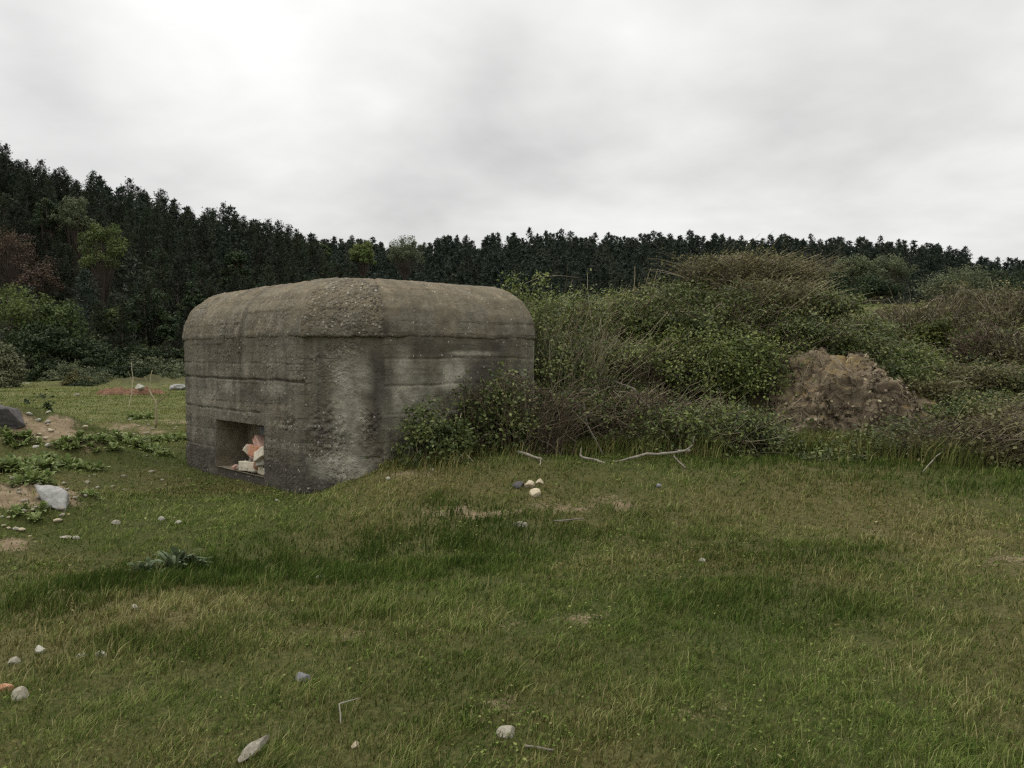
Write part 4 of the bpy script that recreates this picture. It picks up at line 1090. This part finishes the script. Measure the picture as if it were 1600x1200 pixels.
# bare saplings by the bunker
p = gp(243, 668); y1 = p[1]
branch('sapling', [[(p, .034), (apt(244, 632, y1), .028), (apt(233, 608, y1 + .1), .020), (apt(238, 578, y1 + .2), .012)],
                   [(apt(244, 632, y1), .022), (apt(262, 617, y1), .017), (apt(274, 604, y1), .010)], [(apt(233, 608, y1 + .1), .007), (apt(226, 588, y1 + .1), .004)],
                   [(apt(262, 617, y1), .006), (apt(262, 600, y1 - .1), .003)], [(apt(248, 628, y1), .006), (apt(249, 608, y1 - .1), .003)]], 'straw', 'bare pale sapling forking into a V left of the bunker', 'sapling', seed=12)
p = gp(201, 640); y1 = p[1]
branch('sapling', [[(p, .028), (apt(207, 608, y1), .022), (apt(208, 590, y1), .016), (apt(205, 566, y1), .010)], [(apt(207, 600, y1), .007), (apt(200, 580, y1 + .1), .004)]], 'straw', 'thin bare pale stalk standing left of the forked sapling', 'sapling', seed=13)
# arching shoots and bare stalks standing out of the thicket
y1 = 10.2
branch('dead_stalk', [[(apt(634, 735, 9.5), .007), (apt(638, 715, 9.5), .008), (apt(643, 684, 9.6), .007)]], 'straw', 'pale upright stalk in the grass in front of the green bush by the bunker', 'stalk', seed=14)
branch('dead_stalk', [[(apt(721, 645, 9.9), .006), (apt(716, 670, 9.7), .007), (apt(722, 700, 9.5), .007), (apt(740, 722, 9.3), .006)]], 'straw', 'thin arching runner hanging from the bush down to the grass', 'stalk', seed=15)
branch('bramble_shoot', [[(apt(818, 444, 14.2), .010), (apt(845, 432, 14.2), .009), (apt(875, 430, 14.3), .007), (apt(905, 434, 14.4), .004)]], 'twig', 'long bramble shoot arching over the dark wood right of the bunker roof', 'bramble shoot', seed=16)
for k, (xa, ya, xb, yb, lab) in enumerate([(990, 446, 992, 416, 'bare upright stalk, left of the three on the thicket crest'), (1005, 446, 1018, 417, 'slanting bare stalk, middle of the three on the thicket crest'), (1018, 446, 1028, 420, 'slanting bare stalk, right of the three on the thicket crest'),
        (1178, 470, 1178, 428, 'pale bare stalk standing on the summit of the thicket'), (1188, 498, 1190, 468, 'pale short stalk below the tall stalk of the thicket summit'), (1210, 510, 1224, 485, 'slanting pale stalk on the right slope of the thicket summit')]):
    Y = 14.6 if k < 3 else 14.0
    branch('dead_stalk', [[(apt(xa, ya + 18, Y), .012), (apt((xa + xb) / 2 + 1, (ya + yb) / 2, Y), .011), (apt(xb, yb, Y), .006)]], 'straw', lab, 'stalk', seed=30 + k)

# ------------------------------------------------------------------ trees
def pine_arrays(h, seed, dens=1.0, tl=.30, whorl=.40, nt=8, wr=.10, step=.19):
    rng = np.random.default_rng(seed)
    Ps, Ds, tone, bp = [], [], [], []
    z = h * rng.uniform(.06, .14)
    lean = rng.normal(size=2) * .02
    wid = rng.uniform(.23, .30); full = rng.uniform(.55, .8)
    asym = rng.uniform(0, 2 * math.pi)
    while z < h * .985:
        t = z / h
        nb = max(3, int(rng.integers(5, 8) * dens))
        L0 = h * wid * (1 - t) ** full * (.6 + .4 * ss(.05, .3, t)) + .10
        for k in range(nb):
            a = rng.uniform(0, 2 * math.pi); L = L0 * rng.uniform(.5, 1.25) * (1 + .18 * math.cos(a - asym))
            rise = rng.uniform(.05, .40) + .55 * t
            m = max(2, int(L / step))
            f = (np.arange(m) + rng.random(m)) / m * .85 + .17
            pos = np.stack([np.cos(a) * L * f + lean[0] * z, np.sin(a) * L * f + lean[1] * z, z + L * rise * f ** 1.8 + rng.normal(size=m) * .07], 1)
            pos[:, :2] += rng.normal(size=(m, 2)) * .11
            d = np.array([np.cos(a), np.sin(a), rise + .7])
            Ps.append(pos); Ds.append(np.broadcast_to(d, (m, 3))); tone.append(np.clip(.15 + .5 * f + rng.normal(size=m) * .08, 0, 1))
            bp.append(np.array([[lean[0] * z, lean[1] * z, z], [np.cos(a) * L * .5, np.sin(a) * L * .5, z + L * rise * .29], [np.cos(a) * L * .95, np.sin(a) * L * .95, z + L * rise * .9]]))
        z += whorl * rng.uniform(.7, 1.3) * (1 - .3 * t)
    zz = np.linspace(h * .86, h, 6)
    Ps.append(np.stack([lean[0] * zz, lean[1] * zz, zz], 1)); Ds.append(np.array([[0, 0, 1.]] * 6)); tone.append(np.full(6, .6))
    P = np.concatenate(Ps); D = unit(np.concatenate(Ds)); T = np.concatenate(tone)
    P = np.repeat(P, nt, 0); D = np.repeat(D, nt, 0); T = np.repeat(T, nt)
    dv = unit(D + rng.normal(size=P.shape) * .6)
    L = rng.uniform(.6, 1.25, len(P)) * tl
    sd = unit(np.cross(dv, rng.normal(size=P.shape)))
    w = (L * wr)[:, None]
    V = np.stack([P - sd * w * .5, P + dv * L[:, None] * .5 - sd * w, P + dv * L[:, None], P + dv * L[:, None] * .5 + sd * w], 1).reshape(-1, 3)
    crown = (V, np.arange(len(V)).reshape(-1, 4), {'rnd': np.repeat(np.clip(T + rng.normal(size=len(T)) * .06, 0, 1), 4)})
    tp = np.array([[0, 0, -.6], [lean[0] * h * .5, lean[1] * h * .5, h * .5], [lean[0] * h, lean[1] * h, h]])[None]
    trunk = tubes(tp, np.array([[h * .018, h * .011, .015]]), 6)
    br = tubes(np.array(bp), np.broadcast_to(np.array([[.03, .02, .008]]), (len(bp), 3)) + 0, 3)
    return crown, join([trunk, br])

PROTO = []
for k in range(6):
    cr, tr = pine_arrays([8.6, 9.4, 7.6, 8.2, 9.0, 7.0][k], 700 + k)
    PROTO.append((mesh_np('crown', *cr[:2], cr[2]), mesh_np('trunk', *tr)))
    PROTO[-1][0].materials.append(M['pine']); PROTO[-1][1].materials.append(M['bark'])
def plant_pine(x, y, z, k, sc, rz, label, group):
    px = 800 + FPX * x / y
    for a, b, c in KEEP:
        if a <= px <= b and y < c: sc *= .5 + .25 * max(0, 1 - (y - 58) / (c - 58))
    root = empty('pine_tree', (x, y, z), rz); root.scale = (sc * random.uniform(.9, 1.12), sc * random.uniform(.9, 1.12), sc)
    tag(root, label, 'pine', group)
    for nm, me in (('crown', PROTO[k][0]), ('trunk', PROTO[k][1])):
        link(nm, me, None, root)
# pines of the left hillside: spots by dart throwing, nearest first
rng = np.random.default_rng(77)
cand = []
while len(cand) < 9000:
    y = rng.uniform(59, 116); px = rng.uniform(-150, 590)
    cand.append((px, y))
acc = []
KEEP = [(128, 205, 78), (95, 140, 70), (-30, 85, 74), (285, 318, 66)]
def crest_y(px): return np.interp(px, *CREST_L)
for px, y in cand:
    x = (px - 800) / FPX * y
    z = float(left_hill_h(x, y))
    if z < -.25 and y > 66: continue
    if y < 64 and px < 150: continue            # broadleaf trees stand there
    sp = 2.6 if y < 95 else 1.55
    if any((x - a) ** 2 + (y - b) ** 2 < sp ** 2 for a, b, _ in acc): continue
    acc.append((x, y, z))
acc.sort(key=lambda q: q[1])
crest = [q for q in acc if q[1] > 97]; slope = [q for q in acc if q[1] <= 97]
random.shuffle(slope); random.shuffle(crest)
print('pines: slope', len(slope), 'crest', len(crest))
ns = 165; nc_ = 130
for i, (x, y, z) in enumerate(slope[:ns]):
    plant_pine(x, y, z - .1, i % 6, random.uniform(.62, .92), random.uniform(0, 6.28), 'dark pine crowded among others on the wooded slope at the left', 'pines on the slope of the left hill')
for i, (x, y, z) in enumerate(crest[:nc_]):
    plant_pine(x, y, z - .1, i % 6, random.uniform(.66, .80), random.uniform(0, 6.28), 'dark pine on the crest of the left hill, its top against the sky', 'pines on the crest of the left hill')
rest = slope[ns:] + crest[nc_:]

LOW = [pine_arrays(h, 800 + k, .75, .60, .70, 6, .13, .34)[0] for k, h in enumerate((8.0, 9.0, 7.2, 8.4, 6.6))]
def far_wood(name, spots, label, seed):
    rng = np.random.default_rng(seed); parts = []
    for (x, y, z, sc) in spots:
        V, F, A = LOW[rng.integers(5)]
        a = rng.uniform(0, 6.28); c, s_ = math.cos(a), math.sin(a)
        W = V @ np.array([[c, s_, 0], [-s_, c, 0], [0, 0, 1]]) * np.array([sc * rng.uniform(.95, 1.4), sc * rng.uniform(.95, 1.4), sc]) + np.array([x, y, z - .2])
        parts.append((W, F, {'rnd': np.clip(A['rnd'] + rng.normal() * .22, 0, 1)}))
    v, F, a_ = join(parts)
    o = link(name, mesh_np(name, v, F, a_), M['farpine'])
    return tag(o, label, 'wood', kind='stuff')
spots = []
rng = np.random.default_rng(78)
for k in range(2300):
    t = rng.random(); y = 128 + 132 * t ** .75; px = rng.uniform(330, 1850)
    x = (px - 800) / FPX * y; spots.append((x, y, float(far_hill_h(x, y)), rng.uniform(.75, 1.12)))
for px in np.arange(330, 1850, 7.5):
    y = rng.uniform(238, 252); q = px + rng.normal() * 4; x = (q - 800) / FPX * y
    spots.append((x, y, float(far_hill_h(x, y)), rng.uniform(.7, 1.12)))
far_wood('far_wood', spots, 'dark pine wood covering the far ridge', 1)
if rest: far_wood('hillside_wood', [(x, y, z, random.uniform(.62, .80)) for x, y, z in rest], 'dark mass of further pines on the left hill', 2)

def broadleaf(name, px, py, Y, w, h, mat, label, seed, cat='tree', nclump=46, nleaf=95, ls=(.14, .26), group=None, zfn=None, low=.15, bare=0):
    """w, h: crown width and total height in metres; py: foot."""
    rng = np.random.default_rng(4000 + seed)
    p = at(px, py, Y)
    if zfn is not None: p[2] = zfn(p[0], p[1]) - .2
    root = empty(name, p); tag(root, label, cat, group)
    lb, ends = [], []
    trunk = np.array([[0, 0, -.3], [rng.normal() * .1, rng.normal() * .1, h * .35], [rng.normal() * .2, rng.normal() * .2, h * .85]])
    P, N, T = [], [], []
    for k in range(nclump):
        d = unit(rng.normal(size=3)); d[2] = abs(d[2]) * 1.1 - .25
        f = rng.uniform(.45, 1.0)
        c = np.array([d[0] * w * .5 * f, d[1] * w * .5 * f, h * (low + (1 - low) * .5) + d[2] * h * (1 - low) * .5 * f])
        rad = w * rng.uniform(.09, .17)
        m = nleaf
        q = unit(rng.normal(size=(m, 3))); q[:, 2] *= .8
        r_ = rad * (1 - np.abs(rng.normal(size=m)) * .35)
        P.append(c + q * r_[:, None]); N.append(unit(q + rng.normal(size=(m, 3)) * .6 + [0, 0, .4]))
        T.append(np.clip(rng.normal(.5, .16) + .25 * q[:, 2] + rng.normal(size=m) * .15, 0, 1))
        tz = rng.uniform(.2, .75)
        b0 = trunk[1] * tz
        lb.append(np.array([b0, (b0 + c) / 2 + rng.normal(size=3) * w * .04, c]))
    P, N, T = map(np.concatenate, (P, N, T)); n = len(P)
    s_ = rng.uniform(*ls, n)
    if not bare:
        v, F, a_ = leaves(P, N, s_, s_ * .65, rng, T)
    else:
        k = rng.random(n) < bare
        v, F, a_ = leaves(P[k], N[k], s_[k], s_[k] * .6, rng, T[k])
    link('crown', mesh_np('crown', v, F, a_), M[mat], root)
    t = tubes(trunk[None], np.array([[h * .025, h * .018, h * .006]]), 6)
    b = tubes(np.array(lb), np.broadcast_to(np.array([[h * .008, h * .005, h * .002]]), (len(lb), 3)) + 0, 4)
    v, F, a_ = join([t, b]); link('trunk', mesh_np('trunk', v, F, a_), M['bark'], root)
    return root
LH = lambda x, y: float(left_hill_h(x, y)); FH = lambda x, y: float(far_hill_h(x, y)); GH = lambda x, y: float(H(x, y))
BT = [
    ('broadleaf_tree', 20, 590, 57, 6.5, 7.4, 'broadmid', 'mid green broadleaf tree at the left edge of the photo, in front of the pines', GH),
    ('broadleaf_tree', 95, 590, 58, 5.6, 6.0, 'broad', 'green broadleaf tree second from the left edge at the foot of the wood', GH),
    ('broadleaf_tree', 55, 590, 55, 5.0, 4.4, 'broaddark', 'low dark tree between the two green trees at the foot of the wood', GH),
    ('broadleaf_tree', 128, 590, 56, 4.2, 3.4, 'broaddark', 'low dark tree at the right of the green trees, above the earth bank', GH),
    ('broadleaf_tree', 165, 500, 74, 4.6, 9.8, 'broadmid', 'yellowish green tree standing out between the dark pines of the slope', LH),
    ('broadleaf_tree', 118, 470, 84, 4.6, 10.5, 'broadgrey', 'greyish olive tree among the pines, up and left of the yellowish green tree', LH),
    ('broadleaf_tree', 78, 470, 84, 3.4, 9.5, 'broaddark', 'dull green slender tree among the pines near the russet tree', LH),
    ('russet_tree', 22, 480, 72, 5.5, 9.0, 'russet', 'russet brown tree among the pines at the left edge of the photo', LH),
    ('russet_tree', 62, 500, 70, 4.0, 6.6, 'russet', 'smaller russet brown tree right of the bigger russet tree', LH),
    ('broadleaf_tree', 300, 480, 66, 2.4, 6.2, 'broaddark', 'slim green tree among the pines just above the left shoulder of the bunker', LH),
    ('broadleaf_tree', 235, 520, 64, 4.2, 5.8, 'broaddark', 'dark green rounded tree low on the slope, right of the yellowish green tree', LH),
    ('broadleaf_tree', 185, 540, 62, 3.6, 4.8, 'broad', 'green rounded tree below the yellowish green tree on the slope', LH),
    ('broadleaf_tree', 272, 530, 62, 2.6, 4.2, 'broaddark', 'low bushy green tree at the foot of the slope beside the bunker', LH),
    ('broadleaf_tree', 370, 460, 78, 3.2, 7.6, 'broaddark', 'dull green tree among the pines above the left part of the bunker roof', LH),
    ('broadleaf_tree', 567, 450, 95, 3.2, 6.0, 'broadlight', 'small bright yellow green tree above the bunker roof', None),
    ('broadleaf_tree', 632, 450, 130, 6.0, 9.0, 'broadgrey', 'dull green tree right of the small bright tree above the bunker roof', None),
    ('broadleaf_tree', 508, 460, 112, 2.4, 8.0, 'broad', 'narrow green tree at the end of the left hill', None),
    ('broadleaf_tree', 1330, 470, 85, 5.2, 5.0, 'broadgrey', 'pale grey green tree below the far ridge, left of the two at the right', None),
    ('broadleaf_tree', 1385, 465, 92, 6.4, 4.8, 'broadgrey', 'wide pale green tree below the far ridge, middle of the three', None),
    ('broadleaf_tree', 1500, 500, 80, 8.2, 5.6, 'broadgrey', 'wide pale green tree below the far ridge at the right', None),
    ('broadleaf_tree', 1580, 500, 85, 6.5, 5.4, 'broaddark', 'dark tree below the far ridge at the right edge of the photo', None),
    ('broadleaf_tree', 1300, 490, 70, 4.6, 3.8, 'broaddark', 'dark rounded tree in the gap right of the thicket', None),
    ('broadleaf_tree', 1360, 500, 65, 4.6, 3.6, 'broaddark', 'dark rounded tree right of the gap, in front of the pale trees', None),
]
for k, (nm, px, py, Y, w, h, mt, lab, zf) in enumerate(BT):
    broadleaf(nm, px, py, Y, w, h, mt, lab, k, zfn=zf, bare=.55 if mt == 'russet' else 0, group=None)

# ------------------------------------------------------------------ grass
def build_grass(N, seed, r0=2.3, r1=62.):
    rng = np.random.default_rng(seed)
    p = 1.72
    rs = np.linspace(r0, r1, 4000); w = rs ** (1 - p); cdf = np.cumsum(w); cdf /= cdf[-1]
    r = np.interp(rng.random(N), cdf, rs); th = np.where(rng.random(N) < .85, rng.uniform(-R(39), R(39), N), rng.uniform(R(39), R(58), N) * np.sign(rng.random(N) - .5)) + R(90)
    x, y = r * np.cos(th), r * np.sin(th)
    tall, dirt, dry, lit = f_tall(x, y), f_dirt(x, y), f_dry(x, y), f_litter(x, y)
    clump = fbm2(x * 5, y * 5, 3, 81)
    keep = (rng.random(N) < np.clip(1.1 - dirt * 1.05, .10, 1) * (1 - lit) * np.clip(.75 + 1.0 * clump, .15, 1)) & ~in_poly(x, y, -.02) & (y < 56)
    x, y, tall, dirt, dry, clump, r = [q[keep] for q in (x, y, tall, dirt, dry, clump, r)]
    n = len(x); z = H(x, y)
    fine = rng.random(n)
    h = (.016 + .023 * rng.random(n) + .032 * np.clip(clump, 0, 1)) * (1 + 1.7 * tall) * (.8 + .3 * rng.random(n))
    stalk = rng.random(n) < .03 + .04 * dry
    h = np.where(stalk, h * 1.6 + .03, h)
    h = h * (1 + .35 * ss(8, 40, r))
    wdt = (.0030 + .0028 * rng.random(n)) * np.maximum(1, (r / 4.0)) ** .85
    wdt = np.where(stalk, wdt * .6, wdt)
    ang = rng.uniform(0, 2 * math.pi, n)
    flat = np.where(stalk, .8, 1.55 - 1.0 * np.clip(tall, 0, 1))
    lean = np.stack([np.cos(ang) * .7 + .45, np.sin(ang) * .7], 1) * (h * rng.uniform(.3, 1.15, n) * flat)[:, None]
    fa = rng.uniform(0, 2 * math.pi, n); sx, sy = np.cos(fa) * wdt * .5, np.sin(fa) * wdt * .5 * .5
    B = np.stack([x, y, z - .004], 1)
    side = np.stack([sx, sy, 0 * sx], 1)
    mid = B + np.concatenate([lean * .36, (h * .62)[:, None]], 1)
    tip = B + np.concatenate([lean, h[:, None]], 1)
    dv = np.clip(dry + rng.normal(size=n) * .27 - .55 * tall + .5 * stalk, 0, 1)
    rv = np.clip(rng.normal(.42, .28, n) + .3 * stalk - .22 * np.clip(tall, 0, 1) + .06 * ss(10, 22, r), 0, 1)
    tuft = noise2(x * 16, y * 16, 83) + .7 * noise2(x * 34, y * 34, 84)
    fade = 1 - ss(9, 16, r)
    wide = fbm2(x * .55, y * .8, 3, 87)
    rv = np.clip(rv + .20 * tuft * fade + .24 * clump - .12 * (clump < -.25) + .34 * wide - .22 * np.clip(tall, 0, 1) + .16 * G(x, y, -3.0, 8.6, 1.8, .8, 1), 0, 1)
    dv = np.clip(dv + .16 * noise2(x * 9, y * 9, 85) * fade, 0, 1)
    nearm = r < 11
    parts = []
    a = nearm
    V = np.stack([B[a] - side[a], B[a] + side[a], mid[a] + side[a] * .8, mid[a] - side[a] * .8, tip[a]], 1).reshape(-1, 3)
    i = np.arange(a.sum() * 5).reshape(-1, 5)
    parts.append((V, [i[:, :4], i[:, [3, 2, 4]]], {'dry': np.repeat(dv[a], 5), 'rnd': np.repeat(rv[a], 5)}))
    a = ~nearm
    V = np.stack([B[a] - side[a], B[a] + side[a], tip[a]], 1).reshape(-1, 3)
    parts.append((V, [np.arange(a.sum() * 3).reshape(-1, 3)], {'dry': np.repeat(dv[a], 3), 'rnd': np.repeat(rv[a], 3)}))
    # flat little leaves of clover and plantain between the blades
    m = 70000
    r2 = np.interp(rng.random(m), cdf, rs); t2 = R(90) + rng.uniform(-R(40), R(40), m); x2, y2 = r2 * np.cos(t2), r2 * np.sin(t2)
    k = (r2 < 12) & (rng.random(m) < np.clip(.25 + 1.6 * fbm2(x2 * 1.7, y2 * 1.7, 3, 86), .04, 1) * (1 - f_litter(x2, y2))) & ~in_poly(x2, y2, .02)
    x2, y2, r2 = x2[k], y2[k], r2[k]; m = len(x2)
    P2 = np.stack([x2, y2, H(x2, y2) + rng.uniform(.008, .035, m)], 1)
    sz = rng.uniform(.009, .022, m) * np.maximum(1, r2 / 5)
    lv = leaves(P2, np.array([0, 0, 1.]) + rng.normal(size=(m, 3)) * .45, sz, sz * .75, rng, np.clip(rng.normal(.6, .2, m), 0, 1))
    lv[2]['dry'] = np.repeat(np.clip(rng.normal(.05, .12, m), 0, 1) + (rng.random(m) < .06) * .8, 4)
    parts.append((lv[0], [lv[1]], lv[2]))
    v, F, a_ = join(parts)
    o = link('grass', mesh_np('grass', v, F, a_), M['grass'])
    tag(o, 'short olive green meadow grass with dry patches and darker long tufts', 'grass', kind='stuff')
    print('grass blades', n)
build_grass(1080000, 91)

def build_tall_grass():
    """Rank grass along the foot of the thicket and the bunker."""
    rng = np.random.default_rng(92)
    N = 26000
    px = rng.uniform(590, 1760, N); x = np.zeros(N); y = np.zeros(N)
    foot = np.interp(px, [590, 640, 760, 860, 960, 1100, 1250, 1400, 1760], [9.35, 9.45, 10.0, 10.6, 10.7, 10.6, 10.9, 10.0, 9.6])
    y = foot + rng.normal(size=N) * .28 + .25 * noise2(px * .02, px * 0, 93)
    x = (px - 800) / FPX * y
    dens = .35 + .65 * ss(-.2, .4, fbm2(x * 1.2, y * 1.2, 2, 94)) * np.interp(px, [590, 700, 850, 1000, 1150, 1300, 1760], [.25, .6, .5, .6, 1, 1, 1])
    k = (rng.random(N) < dens) & ~in_poly(x, y, .02)
    x, y, px = x[k], y[k], px[k]; n = len(x)
    h = rng.uniform(.12, .36, n) * np.interp(px, [590, 700, 900, 1050, 1120, 1200, 1300, 1760], [.4, .6, .75, 1.1, 1.15, .9, 1.05, 1.05])
    w = rng.uniform(.006, .012, n)
    ang = rng.uniform(0, 6.28, n); lean = np.stack([np.cos(ang) * .3 + .22, np.sin(ang) * .3], 1) * h[:, None] * 1.2
    fa = rng.normal(size=n) * .6; side = np.stack([np.cos(fa) * w * .5, np.sin(fa) * w * .5, 0 * w], 1)
    B = np.stack([x, y, H(x, y) - .01], 1)
    mid = B + np.concatenate([lean * .35, (h * .6)[:, None]], 1); tip = B + np.concatenate([lean, h[:, None]], 1)
    V = np.stack([B - side, B + side, mid + side * .75, mid - side * .75, tip], 1).reshape(-1, 3)
    i = np.arange(n * 5).reshape(-1, 5)
    dv = np.clip(.45 + .4 * fbm2(x, y, 2, 95) + rng.normal(size=n) * .3, 0, 1)
    me = mesh_np('tall_grass', V, [i[:, :4], i[:, [3, 2, 4]]], {'dry': np.repeat(dv, 5), 'rnd': np.repeat(np.clip(rng.normal(.4, .25, n), 0, 1), 5)})
    tag(link('tall_grass', me, M['grass']), 'rank long grass along the foot of the thicket', 'grass', kind='stuff')
build_tall_grass()

# ------------------------------------------------------------------ sky and light
SUN_EL, SUN_AZ = R(56), R(-75)       # azimuth measured from straight ahead, negative to the left
w = bpy.data.worlds.new('World'); scene.world = w; w.use_nodes = True
t = w.node_tree; t.nodes.clear()
def wn(typ, ins=None, **kw):
    nd = t.nodes.new(typ)
    for k, v in kw.items(): setattr(nd, k, v)
    for k, v in (ins or {}).items():
        if isinstance(v, bpy.types.NodeSocket): t.links.new(v, nd.inputs[k])
        else: nd.inputs[k].default_value = v
    return nd
sky = wn('ShaderNodeTexSky', sky_type='NISHITA', sun_disc=False, sun_elevation=SUN_EL, sun_rotation=SUN_AZ, air_density=1, dust_density=2, ozone_density=1)
gen = wn('ShaderNodeTexCoord').outputs['Generated']
sep = wn('ShaderNodeSeparateXYZ', {0: gen})
zz = wn('ShaderNodeMath', {0: wn('ShaderNodeMath', {0: sep.outputs[2], 1: 0.0}, operation='MAXIMUM').outputs[0], 1: .22}, operation='ADD').outputs[0]
cu = wn('ShaderNodeMath', {0: sep.outputs[0], 1: zz}, operation='DIVIDE').outputs[0]
cv = wn('ShaderNodeMath', {0: sep.outputs[1], 1: zz}, operation='DIVIDE').outputs[0]
cvec = wn('ShaderNodeCombineXYZ', {0: cu, 1: cv, 2: 3.7}).outputs[0]
n1 = wn('ShaderNodeTexNoise', {'Vector': cvec, 'Scale': 1.15, 'Detail': 7.0, 'Roughness': .52, 'Distortion': .35}).outputs[0]
n2 = wn('ShaderNodeTexNoise', {'Vector': cvec, 'Scale': 3.6, 'Detail': 4.0, 'Roughness': .5}).outputs[0]
val = wn('ShaderNodeMath', {0: wn('ShaderNodeMapRange', {0: n1, 1: .3, 2: .7, 3: 7.25, 4: 9.2}).outputs[0], 1: wn('ShaderNodeMapRange', {0: n2, 1: .3, 2: .7, 3: -.6, 4: .6}).outputs[0]}, operation='ADD').outputs[0]
def glow(px, py, cos0, add, val):
    """A thinner, brighter patch of the cloud cover."""
    d = unit(ray(px, py))
    dp = wn('ShaderNodeVectorMath', {0: gen, 1: tuple(d)}, operation='DOT_PRODUCT').outputs['Value']
    g = wn('ShaderNodeMapRange', {0: dp, 1: cos0, 2: 1.0, 3: 0.0, 4: add}, interpolation_type='SMOOTHSTEP').outputs[0]
    return wn('ShaderNodeMath', {0: val, 1: g}, operation='ADD').outputs[0]
val = glow(430, 0, .962, 1.5, val)
val = glow(1000, 110, .985, .5, val)
val = glow(1300, 60, .97, -.7, val)
val = glow(760, 180, .975, -.6, val)
val = glow(200, 150, .985, -.9, val)
val = glow(1250, 250, .99, -.4, val)
# an overcast sky is about three times brighter overhead than near the horizon
ov = wn('ShaderNodeMapRange', {0: sep.outputs[2], 1: .42, 2: .95, 3: 1.0, 4: 2.3}, interpolation_type='SMOOTHSTEP').outputs[0]
val = wn('ShaderNodeMath', {0: val, 1: ov}, operation='MULTIPLY').outputs[0]
cloud = wn('ShaderNodeCombineColor', {0: val, 1: wn('ShaderNodeMath', {0: val, 1: 1.0}, operation='MULTIPLY').outputs[0], 2: wn('ShaderNodeMath', {0: val, 1: .975}, operation='MULTIPLY').outputs[0]}).outputs[0]
mx = wn('ShaderNodeMix', data_type='RGBA'); mx.inputs[0].default_value = .94
t.links.new(sky.outputs[0], mx.inputs[6]); t.links.new(cloud, mx.inputs[7])
bg = wn('ShaderNodeBackground', {'Color': mx.outputs[2], 'Strength': .105})
t.links.new(bg.outputs[0], wn('ShaderNodeOutputWorld').inputs[0])

sd = bpy.data.lights.new('sun', 'SUN'); sd.energy = .9; sd.angle = R(25); sd.color = (1, .95, .88)
so = bpy.data.objects.new('sun', sd); COL.objects.link(so)
sdir = Vector((math.sin(SUN_AZ) * math.cos(SUN_EL), math.cos(SUN_AZ) * math.cos(SUN_EL), math.sin(SUN_EL)))
so.rotation_euler = (-sdir).to_track_quat('-Z', 'Y').to_euler(); so.location = (0, 0, 40)

vs = scene.view_settings
vs.view_transform = 'Standard'; vs.look = 'None'; vs.exposure = 0; vs.gamma = 1; vs.use_curve_mapping = False
scene.render.engine = 'CYCLES'
scene.cycles.max_bounces = 5; scene.cycles.diffuse_bounces = 3; scene.cycles.transparent_max_bounces = 4
scene.cycles.use_denoising = False
scene.cycles.sample_clamp_indirect = 4
scene.cycles.filter_width = 1.3
